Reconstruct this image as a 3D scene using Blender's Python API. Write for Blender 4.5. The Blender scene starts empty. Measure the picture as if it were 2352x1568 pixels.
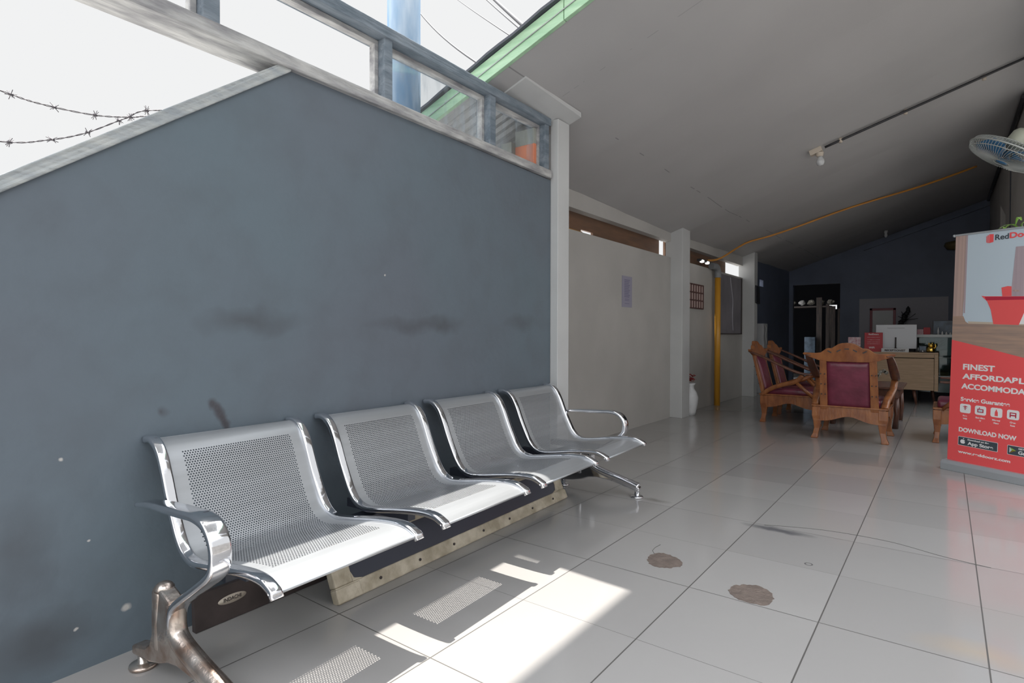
import bpy, bmesh, math, random
from mathutils import Vector, Matrix
random.seed(7)
C = bpy.context.scene.collection
PI = math.pi

# ------------------------------------------------------------------ materials
def mat(name, col, rough=0.6, metal=0.0, noise=0.0, nscale=8.0, bump=0.0, bscale=60.0, spec=0.5, trans=0.0, emit=None, es=1.0, col2=None, stretch=(1,1,1), coat=0.0):
    m = bpy.data.materials.new(name); m.use_nodes = True
    nt = m.node_tree; b = nt.nodes['Principled BSDF']
    b.inputs['Base Color'].default_value = (*col, 1); b.inputs['Roughness'].default_value = rough
    b.inputs['Metallic'].default_value = metal; b.inputs['Specular IOR Level'].default_value = spec
    b.inputs['Coat Weight'].default_value = coat
    if trans: b.inputs['Transmission Weight'].default_value = trans
    if emit: b.inputs['Emission Color'].default_value = (*emit, 1); b.inputs['Emission Strength'].default_value = es
    tc = nt.nodes.new('ShaderNodeTexCoord'); mp = nt.nodes.new('ShaderNodeMapping'); mp.inputs['Scale'].default_value = stretch
    nt.links.new(tc.outputs['Object'], mp.inputs['Vector'])
    if noise or col2:
        n = nt.nodes.new('ShaderNodeTexNoise'); n.inputs['Scale'].default_value = nscale; n.inputs['Detail'].default_value = 6
        nt.links.new(mp.outputs['Vector'], n.inputs['Vector'])
        r = nt.nodes.new('ShaderNodeValToRGB'); r.color_ramp.elements[0].position = 0.35; r.color_ramp.elements[1].position = 0.65
        a = col2 if col2 else tuple(max(0, c * (1 - noise)) for c in col)
        z = col if col2 else tuple(min(1, c * (1 + noise)) for c in col)
        r.color_ramp.elements[0].color = (*a, 1); r.color_ramp.elements[1].color = (*z, 1)
        nt.links.new(n.outputs['Fac'], r.inputs['Fac']); nt.links.new(r.outputs['Color'], b.inputs['Base Color'])
    if bump:
        n2 = nt.nodes.new('ShaderNodeTexNoise'); n2.inputs['Scale'].default_value = bscale; n2.inputs['Detail'].default_value = 4
        nt.links.new(mp.outputs['Vector'], n2.inputs['Vector'])
        bp = nt.nodes.new('ShaderNodeBump'); bp.inputs['Strength'].default_value = bump; bp.inputs['Distance'].default_value = 0.01
        nt.links.new(n2.outputs['Fac'], bp.inputs['Height']); nt.links.new(bp.outputs['Normal'], b.inputs['Normal'])
    return m

def wood(name, c1, c2, scale=6, stretch=(1, 8, 8), rough=0.4):
    return mat(name, c1, rough, col2=c2, nscale=scale, stretch=stretch, bump=0.15, bscale=scale * 3)

class NB:  # small node builder
    def __init__(s, m): s.nt = m.node_tree; s.b = s.nt.nodes['Principled BSDF']
    def n(s, t, **k):
        x = s.nt.nodes.new(t)
        for a, v in k.items(): setattr(x, a, v)
        return x
    def l(s, a, b): s.nt.links.new(a, b)
    def math(s, op, a, b=None, c=None):
        x = s.n('ShaderNodeMath', operation=op)
        for i, v in enumerate((a, b, c)):
            if v is None: continue
            if isinstance(v, (int, float)): x.inputs[i].default_value = v
            else: s.l(v, x.inputs[i])
        return x.outputs[0]
    def mix(s, f, a, b):
        x = s.n('ShaderNodeMix', data_type='RGBA')
        for i, v in ((0, f), (6, a), (7, b)):
            if isinstance(v, (int, float)): x.inputs[i].default_value = v
            elif isinstance(v, tuple): x.inputs[i].default_value = (*v, 1)
            else: s.l(v, x.inputs[i])
        return x.outputs[2]
    def blob(s, vec, c, r, soft=0.4, warp=0.0, wscale=12.0):   # 1 inside an ellipsoid patch at c with radii r
        v = vec
        if warp:
            n = s.n('ShaderNodeTexNoise'); n.inputs['Scale'].default_value = wscale; s.l(vec, n.inputs['Vector'])
            sb = s.n('ShaderNodeVectorMath', operation='SUBTRACT'); s.l(n.outputs['Color'], sb.inputs[0]); sb.inputs[1].default_value = (.5, .5, .5)
            sc = s.n('ShaderNodeVectorMath', operation='SCALE'); s.l(sb.outputs[0], sc.inputs[0]); sc.inputs['Scale'].default_value = warp
            ad = s.n('ShaderNodeVectorMath', operation='ADD'); s.l(vec, ad.inputs[0]); s.l(sc.outputs[0], ad.inputs[1]); v = ad.outputs[0]
        d = s.n('ShaderNodeVectorMath', operation='SUBTRACT'); s.l(v, d.inputs[0]); d.inputs[1].default_value = c
        m = s.n('ShaderNodeVectorMath', operation='DIVIDE'); s.l(d.outputs[0], m.inputs[0]); m.inputs[1].default_value = r
        ln = s.n('ShaderNodeVectorMath', operation='LENGTH'); s.l(m.outputs[0], ln.inputs[0])
        mr = s.n('ShaderNodeMapRange'); mr.inputs['From Min'].default_value = 1 + soft; mr.inputs['From Max'].default_value = max(0, 1 - soft)
        s.l(ln.outputs['Value'], mr.inputs['Value']); return mr.outputs['Result']

M = {}
# floor tiles -------------------------------------------------------------
def floor_material():
    m = mat('glazed_floor_tile', (.5, .49, .48), 0.22)
    k = NB(m); tc = k.n('ShaderNodeTexCoord'); sp = k.n('ShaderNodeSeparateXYZ'); k.l(tc.outputs['Object'], sp.inputs[0])
    X, Y = sp.outputs[0], sp.outputs[1]
    gx = k.math('DIVIDE', k.math('ADD', X, 0.7364 + 42), 0.42); gy = k.math('DIVIDE', k.math('ADD', Y, -2.039 + 44.7), 0.447)
    fx, fy = k.math('FRACT', gx), k.math('FRACT', gy)
    dx = k.math('MULTIPLY', k.math('MINIMUM', fx, k.math('SUBTRACT', 1, fx)), 0.42)
    dy = k.math('MULTIPLY', k.math('MINIMUM', fy, k.math('SUBTRACT', 1, fy)), 0.447)
    par = k.math('MODULO', k.math('ROUND', gy), 2)                     # every other cross joint is tighter
    wy = k.math('SUBTRACT', 0.0019, k.math('MULTIPLY', par, 0.0011))
    lx = k.math('LESS_THAN', dx, 0.0021); ly = k.math('LESS_THAN', dy, wy)
    line = k.math('MAXIMUM', lx, ly)
    cell = k.n('ShaderNodeCombineXYZ'); k.l(k.math('FLOOR', gx), cell.inputs[0]); k.l(k.math('FLOOR', gy), cell.inputs[1])
    wn = k.n('ShaderNodeTexWhiteNoise'); k.l(cell.outputs[0], wn.inputs['Vector'])
    base = k.mix(wn.outputs['Value'], (.315, .305, .295), (.36, .35, .338))
    n1 = k.n('ShaderNodeTexNoise'); n1.inputs['Scale'].default_value = 2.2; n1.inputs['Detail'].default_value = 8; k.l(tc.outputs['Object'], n1.inputs['Vector'])
    rr = k.n('ShaderNodeMapRange'); rr.inputs['From Min'].default_value = .35; rr.inputs['From Max'].default_value = .7; rr.inputs['To Max'].default_value = .35; k.l(n1.outputs['Fac'], rr.inputs['Value'])
    base = k.mix(rr.outputs[0], base, (.31, .30, .295))
    P = tc.outputs['Object']
    s1 = k.blob(P, (-.62, 2.895, 0), (.12, .026, 1), .5, .05, 14); base = k.mix(k.math('MULTIPLY', s1, .85), base, (.10, .10, .11))
    s2 = k.blob(P, (.08, 2.12, 0), (.10, .05, 1), .9, .08, 8); base = k.mix(k.math('MULTIPLY', s2, .35), base, (.45, .33, .2))
    s3 = k.blob(P, (-1.28, 3.0, 0), (.06, .02, 1), .7, .05, 14); base = k.mix(k.math('MULTIPLY', s3, .6), base, (.16, .14, .13))
    # small dark ring left by a bolt
    d = k.n('ShaderNodeVectorMath', operation='DISTANCE'); k.l(P, d.inputs[0]); d.inputs[1].default_value = (-.43, 2.536, 0)
    ring = k.math('LESS_THAN', k.math('ABSOLUTE', k.math('SUBTRACT', d.outputs['Value'], .013)), .003)
    base = k.mix(k.math('MULTIPLY', ring, .8), base, (.1, .1, .1))
    n3 = k.n('ShaderNodeTexNoise'); n3.inputs['Scale'].default_value = 45; n3.inputs['Detail'].default_value = 2; k.l(P, n3.inputs['Vector'])
    sp2 = k.math('GREATER_THAN', n3.outputs['Fac'], .80); base = k.mix(k.math('MULTIPLY', sp2, .0), base, (.2, .19, .18))
    col = k.mix(line, base, (.09, .085, .08))
    k.l(col, k.b.inputs['Base Color'])
    k.l(k.math('ADD', .12, k.math('MULTIPLY', line, .5)), k.b.inputs['Roughness'])
    bp = k.n('ShaderNodeBump'); bp.inputs['Distance'].default_value = .002; bp.inputs['Strength'].default_value = .6
    k.l(k.math('SUBTRACT', 1, line), bp.inputs['Height']); k.l(bp.outputs[0], k.b.inputs['Normal'])
    return m

def greywall_material():
    m = mat('slate_wall_paint', (.12, .15, .18), 0.62)
    k = NB(m); tc = k.n('ShaderNodeTexCoord'); P = tc.outputs['Object']
    n1 = k.n('ShaderNodeTexNoise'); n1.inputs['Scale'].default_value = .9; n1.inputs['Detail'].default_value = 2; k.l(P, n1.inputs['Vector'])
    base = k.mix(n1.outputs['Fac'], (.118, .122, .150), (.112, .166, .194))
    n2 = k.n('ShaderNodeTexNoise'); n2.inputs['Scale'].default_value = 7; n2.inputs['Detail'].default_value = 9; k.l(P, n2.inputs['Vector'])
    r = k.n('ShaderNodeMapRange'); r.inputs['From Min'].default_value = .45; r.inputs['From Max'].default_value = .75; r.inputs['To Max'].default_value = .22; k.l(n2.outputs['Fac'], r.inputs['Value'])
    base = k.mix(r.outputs[0], base, (.075, .08, .09))
    for c, rad, a in (((-1.89, 1.02, .955), (.2, .13, .03), .5), ((-1.93, 1.78, .96), (.2, .16, .025), .45), ((-1.94, 2.02, .96), (.2, .09, .03), .5), ((-1.97, 2.7, .985), (.2, .12, .03), .4),
                      ((-1.86, .43, .11), (.2, .09, .05), .6), ((-1.86, .40, .36), (.2, .05, .09), .4), ((-1.876, .744, .694), (.1, .012, .012), .7)):
        base = k.mix(k.math('MULTIPLY', k.blob(P, c, rad, .8, .1, 9), a), base, (.05, .05, .055))
    for i, (y, z) in enumerate(((.885, .69), (.90, .672), (.912, .655), (.922, .636), (.932, .615))):   # run of dark drip
        base = k.mix(k.math('MULTIPLY', k.blob(P, (-1.885, y, z), (.1, .011, .018), .5, .02, 20), .75), base, (.045, .035, .04))
    for y, z, s in ((.635, .13, .009), (.514, .118, .004), (.483, .582, .004), (.545, .35, .003), (1.63, 1.17, .004)):
        base = k.mix(k.math('MULTIPLY', k.blob(P, (-1.87 if y < 1.2 else -1.92, y, z), (.1, s * 1.2, s), .4, .008, 60), .8), base, (.55, .53, .5))
    k.l(base, k.b.inputs['Base Color'])
    n4 = k.n('ShaderNodeTexNoise'); n4.inputs['Scale'].default_value = 25; n4.inputs['Detail'].default_value = 6; k.l(P, n4.inputs['Vector'])
    bp = k.n('ShaderNodeBump'); bp.inputs['Distance'].default_value = .006; bp.inputs['Strength'].default_value = .35; k.l(n4.outputs['Fac'], bp.inputs['Height']); k.l(bp.outputs[0], k.b.inputs['Normal'])
    return m

def ceiling_material():
    m = mat('painted_ceiling_board', (.6, .59, .58), 0.7)
    k = NB(m); tc = k.n('ShaderNodeTexCoord'); P = tc.outputs['Object']
    n1 = k.n('ShaderNodeTexNoise'); n1.inputs['Scale'].default_value = 1.5; n1.inputs['Detail'].default_value = 4; k.l(P, n1.inputs['Vector'])
    base = k.mix(n1.outputs['Fac'], (.38, .375, .375), (.45, .445, .445))
    sp = k.n('ShaderNodeSeparateXYZ'); k.l(P, sp.inputs[0])
    for ax, x0 in ((0, -1.86), (1, 2.91)):
        w = k.n('ShaderNodeTexNoise'); w.inputs['Scale'].default_value = 2.5 if ax == 0 else 14; k.l(P, w.inputs['Vector'])
        near = k.math('LESS_THAN', k.math('ABSOLUTE', k.math('SUBTRACT', sp.outputs[ax], x0)), .004 if ax == 0 else .003)
        on = k.math('GREATER_THAN', w.outputs['Fac'], .5)
        base = k.mix(k.math('MULTIPLY', k.math('MULTIPLY', near, on), .55 if ax == 0 else .3), base, (.12, .12, .12))
    k.l(base, k.b.inputs['Base Color'])
    mp = k.n('ShaderNodeMapping'); mp.inputs['Scale'].default_value = (.35, 1.6, 1); k.l(P, mp.inputs['Vector'])
    n2 = k.n('ShaderNodeTexNoise'); n2.inputs['Scale'].default_value = 1.2; n2.inputs['Detail'].default_value = 1; k.l(mp.outputs[0], n2.inputs['Vector'])
    bp = k.n('ShaderNodeBump'); bp.inputs['Distance'].default_value = .05; bp.inputs['Strength'].default_value = .25; k.l(n2.outputs['Fac'], bp.inputs['Height']); k.l(bp.outputs[0], k.b.inputs['Normal'])
    return m

M['floor'] = floor_material(); M['greywall'] = greywall_material(); M['ceil'] = ceiling_material()
M['white'] = mat('white_wall_paint', (.43, .42, .40), .6, noise=.06, nscale=2, bump=.15, bscale=18)
M['pillar'] = mat('white_pillar_paint', (.52, .53, .53), .5, noise=.04, nscale=3, bump=.1, bscale=14)
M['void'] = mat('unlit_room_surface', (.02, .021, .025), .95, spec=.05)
M['blue'] = mat('navy_wall_paint', (.115, .14, .205), .5, noise=.1, nscale=2)
M['rightw'] = mat('beige_wall_paint', (.55, .53, .50), .6, noise=.05, nscale=2)
M['oldwood'] = mat('weathered_white_timber', (.50, .50, .49), .7, col2=(.25, .25, .26), nscale=9, stretch=(3, .7, 3), bump=.5, bscale=30)
M['bluewood'] = mat('weathered_blue_grey_timber', (.22, .26, .30), .7, col2=(.12, .155, .19), nscale=10, stretch=(3, .6, 3), bump=.6, bscale=35)
M['capwood'] = mat('peeling_grey_timber', (.46, .48, .47), .75, col2=(.30, .33, .35), nscale=14, stretch=(2, .6, 2), bump=.7, bscale=40)
M['green'] = mat('pale_green_fascia_paint', (.42, .62, .42), .6, col2=(.30, .50, .32), nscale=8, stretch=(.6, 3, 6), bump=.2)
M['darkedge'] = mat('dark_roof_edge', (.06, .065, .08), .6)
M['corr'] = mat('corrugated_zinc', (.38, .39, .40), .45, metal=.3, noise=.2, nscale=3)
M['orange'] = mat('orange_plaster', (.70, .24, .13), .7, noise=.08)
M['greyplaster'] = mat('grey_plaster', (.30, .31, .28), .8, noise=.1)
M['brown'] = mat('brown_plywood', (.20, .105, .06), .55, col2=(.14, .08, .05), nscale=5, stretch=(4, .5, 4))
M['concrete'] = mat('yard_concrete', (.36, .35, .34), .85, noise=.15, nscale=2)
M['chrome'] = mat('chrome_tube', (.78, .79, .82), .09, metal=1.0, bump=.05, bscale=20)
M['rust'] = mat('rusted_chrome', (.62, .57, .52), .26, metal=.9, col2=(.30, .20, .15), nscale=14, bump=.12, bscale=70)
M['seat'] = mat('brushed_steel_sheet', (.40, .415, .43), .36, metal=.5, noise=.05, nscale=30, stretch=(1, .05, 1))
M['beam'] = mat('black_painted_beam', (.03, .035, .05), .4)
M['darkboard'] = mat('dark_brown_board', (.055, .042, .040), .6, noise=.3, nscale=9)
M['cream'] = mat('scuffed_cream_paint', (.60, .54, .43), .6, col2=(.38, .33, .24), nscale=16, bump=.5, bscale=50)
M['navy'] = mat('dark_navy_panel', (.028, .034, .055), .35)
M['sticker'] = mat('cream_sticker', (.62, .55, .46), .5)
M['ink'] = mat('dark_ink', (.05, .04, .04), .6)
M['chair_wood'] = wood('carved_teak', (.34, .13, .045), (.22, .075, .03), 7, (3, 3, 1), .25)
M['chair_dark'] = wood('dark_teak', (.15, .06, .035), (.09, .04, .028), 7, (3, 3, 1), .28)
M['maroon'] = mat('maroon_leather', (.16, .03, .055), .28, noise=.2, nscale=10, bump=.2, bscale=30)
M['oak'] = wood('light_oak_laminate', (.44, .30, .19), (.36, .25, .15), 5, (1, 6, 12), .45)
M['red'] = mat('printed_red', (.80, .09, .095), .5)
M['dkred'] = mat('printed_dark_red', (.45, .02, .05), .5)
M['printblue'] = mat('printed_pale_blue', (.48, .57, .64), .5)
M['printwhite'] = mat('printed_white', (.78, .78, .78), .5)
M['curtain'] = mat('printed_curtain', (.46, .33, .29), .5, col2=(.34, .25, .23), nscale=9, stretch=(7, 1, .05))
M['curtain2'] = mat('printed_mauve', (.45, .37, .40), .5, col2=(.36, .29, .32), nscale=8, stretch=(7, 1, .05))
M['printwood'] = mat('printed_floorboards', (.40, .27, .20), .5, col2=(.27, .20, .17), nscale=4, stretch=(1, 1, 14))
M['printtan'] = mat('printed_tan', (.5, .42, .33), .5)
M['slate'] = mat('printed_slate', (.05, .065, .08), .5)
M['alu'] = mat('satin_aluminium', (.50, .54, .57), .35, metal=.6)
M['yellowpipe'] = mat('orange_yellow_pvc', (.62, .30, .03), .35)
M['yellowcable'] = mat('orange_conduit', (.60, .27, .05), .4)
M['greypvc'] = mat('grey_pvc', (.22, .23, .24), .45)
M['black'] = mat('black_plastic', (.018, .018, .022), .4)
M['fixture'] = mat('aged_cream_plastic', (.55, .48, .40), .5)
M['bulb'] = mat('frosted_bulb_glass', (.55, .56, .57), .25)
M['led'] = mat('lit_bulb', (.9, .9, .9), .3, emit=(1, .98, .95), es=2.5)
M['fanbody'] = mat('ivory_fan_plastic', (.42, .44, .36), .4)
M['fanwire'] = mat('fan_guard_wire', (.42, .44, .42), .35, metal=.3)
M['fanblade'] = mat('blue_fan_blade', (.05, .17, .33), .2, spec=.6)
M['leaf'] = mat('fresh_green_leaf', (.30, .52, .08), .4, col2=(.20, .40, .06), nscale=4)
M['stem'] = mat('green_stem', (.14, .25, .06), .5)
M['terracotta'] = mat('terracotta', (.35, .15, .08), .7)
M['paper'] = mat('mauve_paper', (.30, .29, .37), .7)
M['paperink'] = mat('purple_grey_print', (.19, .18, .27), .7)
M['whitepaper'] = mat('white_paper', (.62, .62, .62), .6)
M['greypaper'] = mat('grey_board', (.20, .20, .22), .6)
M['rack'] = mat('dark_wire_rack', (.12, .06, .055), .5)
M['tag'] = mat('faded_card', (.48, .38, .35), .7)
M['vase'] = mat('white_plastic_sack', (.62, .63, .64), .45, bump=.4, bscale=25)
M['redflower'] = mat('red_cloth_petals', (.38, .04, .04), .6)
M['curtaingrey'] = mat('grey_board_surface', (.20, .19, .21), .6, noise=.15, nscale=3)
M['wallpanel'] = mat('grey_white_partition', (.34, .33, .37), .5)
M['monitor'] = mat('white_monitor_shell', (.62, .64, .67), .35)
M['redcard'] = mat('red_card', (.42, .025, .035), .5)
M['redframe'] = mat('deep_red_frame', (.20, .01, .025), .4)
M['pinkcard'] = mat('pink_patterned_card', (.72, .62, .64), .5, col2=(.50, .22, .26), nscale=30)
M['gold'] = mat('polished_gold', (.85, .58, .13), .18, metal=1.0, bump=.3, bscale=30)
M['shelfwhite'] = mat('white_shelf', (.70, .74, .74), .4)
M['glassgreen'] = mat('teal_glass', (.06, .12, .12), .1)
M['slatephoto'] = mat('blue_grey_print', (.10, .14, .19), .4, noise=.4, nscale=9)
M['water'] = mat('pale_appliance_plastic', (.45, .46, .47), .4)
M['darkplank'] = wood('dark_brown_plank', (.10, .075, .065), (.05, .045, .045), 6, (8, 8, 1), .6)
M['clutter'] = mat('crumpled_cloth', (.5, .48, .42), .8, col2=(.16, .15, .13), nscale=25)
M['wire'] = mat('galvanised_wire', (.12, .11, .12), .5, metal=.5)
M['cable'] = mat('black_power_cable', (.03, .03, .035), .6)
M['pole'] = mat('painted_steel_pole', (.12, .21, .32), .8, col2=(.26, .33, .41), nscale=5, stretch=(3, 3, .5), spec=.2)
M['sofaprint'] = mat('printed_coral_red', (.78, .10, .10), .5)
M['hole'] = mat('bare_screed', (.15, .118, .10), .9, noise=.15, nscale=30, bump=.6, bscale=90)
M['crack'] = mat('hairline_crack', (.10, .095, .09), .9)
M['ochre'] = mat('dull_ochre', (.16, .12, .05), .6)
M['grout'] = M['crack']

def glass(name, tint=(.93, .95, .96), refl=.10, smear=0.0):
    m = bpy.data.materials.new(name); m.use_nodes = True; nt = m.node_tree
    for x in list(nt.nodes): nt.nodes.remove(x)
    o = nt.nodes.new('ShaderNodeOutputMaterial'); t = nt.nodes.new('ShaderNodeBsdfTransparent'); g = nt.nodes.new('ShaderNodeBsdfGlossy')
    t.inputs[0].default_value = (*tint, 1); g.inputs['Roughness'].default_value = .02; mx = nt.nodes.new('ShaderNodeMixShader'); mx.inputs[0].default_value = refl
    nt.links.new(t.outputs[0], mx.inputs[1]); nt.links.new(g.outputs[0], mx.inputs[2]); last = mx.outputs[0]
    if smear:
        d = nt.nodes.new('ShaderNodeBsdfDiffuse'); d.inputs[0].default_value = (.45, .52, .58, 1)
        tc = nt.nodes.new('ShaderNodeTexCoord'); mp = nt.nodes.new('ShaderNodeMapping'); mp.inputs['Scale'].default_value = (6, 6, 1.5)
        n = nt.nodes.new('ShaderNodeTexNoise'); n.inputs['Scale'].default_value = 2.5; n.inputs['Detail'].default_value = 7
        r = nt.nodes.new('ShaderNodeMapRange'); r.inputs['From Min'].default_value = .48; r.inputs['From Max'].default_value = .75; r.inputs['To Max'].default_value = smear
        nt.links.new(tc.outputs['Object'], mp.inputs[0]); nt.links.new(mp.outputs[0], n.inputs['Vector']); nt.links.new(n.outputs['Fac'], r.inputs['Value'])
        m2 = nt.nodes.new('ShaderNodeMixShader'); nt.links.new(r.outputs[0], m2.inputs[0]); nt.links.new(last, m2.inputs[1]); nt.links.new(d.outputs[0], m2.inputs[2]); last = m2.outputs[0]
    nt.links.new(last, o.inputs[0]); return m
M['glass'] = glass('window_glass', smear=.35)
M['cabglass'] = glass('cabinet_glass', (.55, .65, .65), .03)

# ------------------------------------------------------------------ mesh helpers
def bm_new(): return bmesh.new()
def add_box(bm, c, s, rz=0.0, mi=0, rot=None):
    r = bmesh.ops.create_cube(bm, size=1.0)['verts']
    R = rot if rot is not None else Matrix.Rotation(rz, 3, 'Z')
    for v in r: v.co = R @ Vector((v.co.x * s[0], v.co.y * s[1], v.co.z * s[2])) + Vector(c)
    fs = {f for v in r for f in v.link_faces}
    for f in fs: f.material_index = mi
    return r
def add_bb(bm, a, b, mi=0):
    return add_box(bm, [(a[i] + b[i]) / 2 for i in range(3)], [abs(b[i] - a[i]) for i in range(3)], mi=mi)
def smooth_path(pts, n=8):
    P = [Vector(p) for p in pts]
    if len(P) < 3: return P
    out = []
    for i in range(len(P) - 1):
        p0 = P[max(i - 1, 0)]; p1 = P[i]; p2 = P[i + 1]; p3 = P[min(i + 2, len(P) - 1)]
        for k in range(n):
            t = k / n
            out.append(0.5 * ((2 * p1) + (-p0 + p2) * t + (2 * p0 - 5 * p1 + 4 * p2 - p3) * t * t + (-p0 + 3 * p1 - 3 * p2 + p3) * t ** 3))
    out.append(P[-1]); return out
def add_tube(bm, pts, r, seg=10, cap=True, mi=0, flat=None, side=None):
    """tube along pts; r number or list; flat=(w,h) makes a rounded band whose wide direction is 'side'"""
    P = [Vector(p) for p in pts]; n = len(P); rings = []
    prev = None
    for i, p in enumerate(P):
        t = (P[min(i + 1, n - 1)] - P[max(i - 1, 0)]).normalized()
        if side is not None: a = (Vector(side) - t * t.dot(Vector(side))).normalized()
        else:
            ref = prev if prev is not None else (Vector((0, 0, 1)) if abs(t.z) < .9 else Vector((1, 0, 0)))
            a = (ref - t * t.dot(ref)).normalized()
        prev = a; b = t.cross(a)
        rr = r[i] if isinstance(r, (list, tuple)) else r
        ring = []
        for k in range(seg):
            th = 2 * PI * k / seg
            if flat:
                ca, sa = math.cos(th), math.sin(th); e = .45
                x = math.copysign(abs(ca) ** e, ca) * flat[0] / 2 * rr; y = math.copysign(abs(sa) ** e, sa) * flat[1] / 2 * rr
            else: x, y = math.cos(th) * rr, math.sin(th) * rr
            ring.append(bm.verts.new(p + a * x + b * y))
        rings.append(ring)
    for i in range(n - 1):
        for k in range(seg):
            f = bm.faces.new((rings[i][k], rings[i][(k + 1) % seg], rings[i + 1][(k + 1) % seg], rings[i + 1][k])); f.material_index = mi; f.smooth = True
    if cap:
        for rg in (rings[0], rings[-1]):
            f = bm.faces.new(rg); f.material_index = mi
def add_lathe(bm, prof, c=(0, 0, 0), seg=24, mi=0, rot=None, sc=(1, 1)):
    rings = []
    for r, z in prof:
        ring = []
        for k in range(seg):
            th = 2 * PI * k / seg; v = Vector((r * math.cos(th) * sc[0], r * math.sin(th) * sc[1], z))
            if rot is not None: v = rot @ v
            ring.append(bm.verts.new(v + Vector(c)))
        rings.append(ring)
    for i in range(len(rings) - 1):
        for k in range(seg):
            f = bm.faces.new((rings[i][k], rings[i][(k + 1) % seg], rings[i + 1][(k + 1) % seg], rings[i + 1][k])); f.smooth = True; f.material_index = mi
    for rg in (rings[0], rings[-1]):
        if len(rg) > 2:
            f = bm.faces.new(rg); f.material_index = mi
def add_prism(bm, poly, axis, a, b, mi=0):
    """extrude a 2D polygon (list of 2-tuples in the two other axes, in xyz order) from a to b along axis"""
    def mk(p, t):
        return Vector((t, p[0], p[1])) if axis == 0 else (Vector((p[0], t, p[1])) if axis == 1 else Vector((p[0], p[1], t)))
    A = [bm.verts.new(mk(p, a)) for p in poly]; B = [bm.verts.new(mk(p, b)) for p in poly]
    fs = [bm.faces.new(A), bm.faces.new(B[::-1])]
    for i in range(len(poly)): fs.append(bm.faces.new((A[i], B[i], B[(i + 1) % len(poly)], A[(i + 1) % len(poly)])))
    for f in fs: f.material_index = mi
def add_quadhexa(bm, bot, top, mi=0):
    A = [bm.verts.new(p) for p in bot]; B = [bm.verts.new(p) for p in top]; n = len(A)
    fs = [bm.faces.new(A), bm.faces.new(B[::-1])]
    for i in range(n): fs.append(bm.faces.new((A[i], B[i], B[(i + 1) % n], A[(i + 1) % n])))
    for f in fs: f.material_index = mi
def obj(name, bm, m, parent=None, bevel=0.0, smooth=False, segs=2, fixn=True):
    if fixn: bmesh.ops.recalc_face_normals(bm, faces=bm.faces)
    me = bpy.data.meshes.new(name); bm.to_mesh(me); bm.free()
    for x in (m if isinstance(m, (list, tuple)) else [m]): me.materials.append(M[x] if isinstance(x, str) else x)
    if smooth:
        for p in me.polygons: p.use_smooth = True
    o = bpy.data.objects.new(name, me); C.objects.link(o)
    if parent: o.parent = parent
    if bevel:
        b = o.modifiers.new('bevel', 'BEVEL'); b.width = bevel; b.segments = segs; b.limit_method = 'ANGLE'; b.angle_limit = math.radians(35); b.harden_normals = False
    return o
def tag(o, label, cat, group=None, kind=None):
    o['label'] = label; o['category'] = cat
    if group: o['group'] = group
    if kind: o['kind'] = kind
    return o
def thing(name, label, cat, loc=(0, 0, 0), rz=0.0, group=None):
    o = bpy.data.objects.new(name, None); C.objects.link(o); o.location = loc; o.rotation_euler = (0, 0, rz); o.empty_display_size = .1
    return tag(o, label, cat, group)
def struct(name, bm, m, label=None, bevel=0.0, cat=None, **k):
    o = obj(name, bm, m, bevel=bevel, **k); o['kind'] = 'structure'
    if label: o['label'] = label
    if cat: o['category'] = cat
    return o
def kids(o): return [c for c in bpy.data.objects if c.parent == o]
def copy_tree(o, parent=None):
    ch = kids(o); c = o.copy(); C.objects.link(c)
    if parent: c.parent = parent
    for x in ch: copy_tree(x, c)
    return c
def split(o):
    '''every loose piece of o becomes an object of its own with the same parent'''
    bm = bmesh.new(); bm.from_mesh(o.data); seen = set(); parts = []
    for v in bm.verts:
        if v.index in seen: continue
        st = [v]; grp = set()
        while st:
            x = st.pop()
            if x.index in grp: continue
            grp.add(x.index)
            for e in x.link_edges: st.append(e.other_vert(x))
        seen |= grp; parts.append(grp)
    out = []
    for g in parts:
        b2 = bm.copy(); b2.verts.ensure_lookup_table(); bmesh.ops.delete(b2, geom=[w for w in b2.verts if w.index not in g], context='VERTS')
        me = bpy.data.meshes.new(o.data.name); b2.to_mesh(me); b2.free()
        for mt in o.data.materials: me.materials.append(mt)
        c = o.copy(); c.data = me; C.objects.link(c); c.parent = o.parent; out.append(c)
    bm.free(); bpy.data.objects.remove(o); return out
def text_mesh(name, body, size, parent, loc, m, offset=0.0, sx=1.0, align='LEFT', depth=.0004, rot=None, space=1.0):
    cu = bpy.data.curves.new(name, 'FONT'); cu.body = body; cu.size = size; cu.offset = offset; cu.align_x = align; cu.extrude = depth; cu.space_character = space
    t = bpy.data.objects.new(name + '_tmp', cu); C.objects.link(t); bpy.context.view_layer.update()
    me = bpy.data.meshes.new_from_object(t.evaluated_get(bpy.context.evaluated_depsgraph_get())); bpy.data.objects.remove(t); bpy.data.curves.remove(cu)
    R = rot if rot is not None else Matrix.Rotation(PI / 2, 4, 'X')
    me.transform(Matrix.Translation(loc) @ R @ Matrix.Diagonal((sx, 1, 1, 1)))
    me.materials.clear(); me.materials.append(M[m]); me.name = name
    o = bpy.data.objects.new(name, me); C.objects.link(o); o.parent = parent; return o

def ceil_base(y):
    if y < 6.2: return 2.19 + (2.09 - 2.19) * (y - 2.4) / 3.8
    return 2.09 + (2.20 - 2.09) * (y - 6.2) / 5.95
def cz(x, y): return ceil_base(y) + .333 * (x + 2.3)
def wx(y): return -1.84 - .049 * y      # face of the slate wall

# ------------------------------------------------------------------ setting
bm = bm_new(); add_bb(bm, (-2.6, -3.0, -.08), (3.2, 13.0, 0)); struct('floor', bm, 'floor')
bm = bm_new(); add_bb(bm, (-30, -30, -.2), (30, 40, -.085)); struct('ground', bm, 'concrete')

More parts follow.
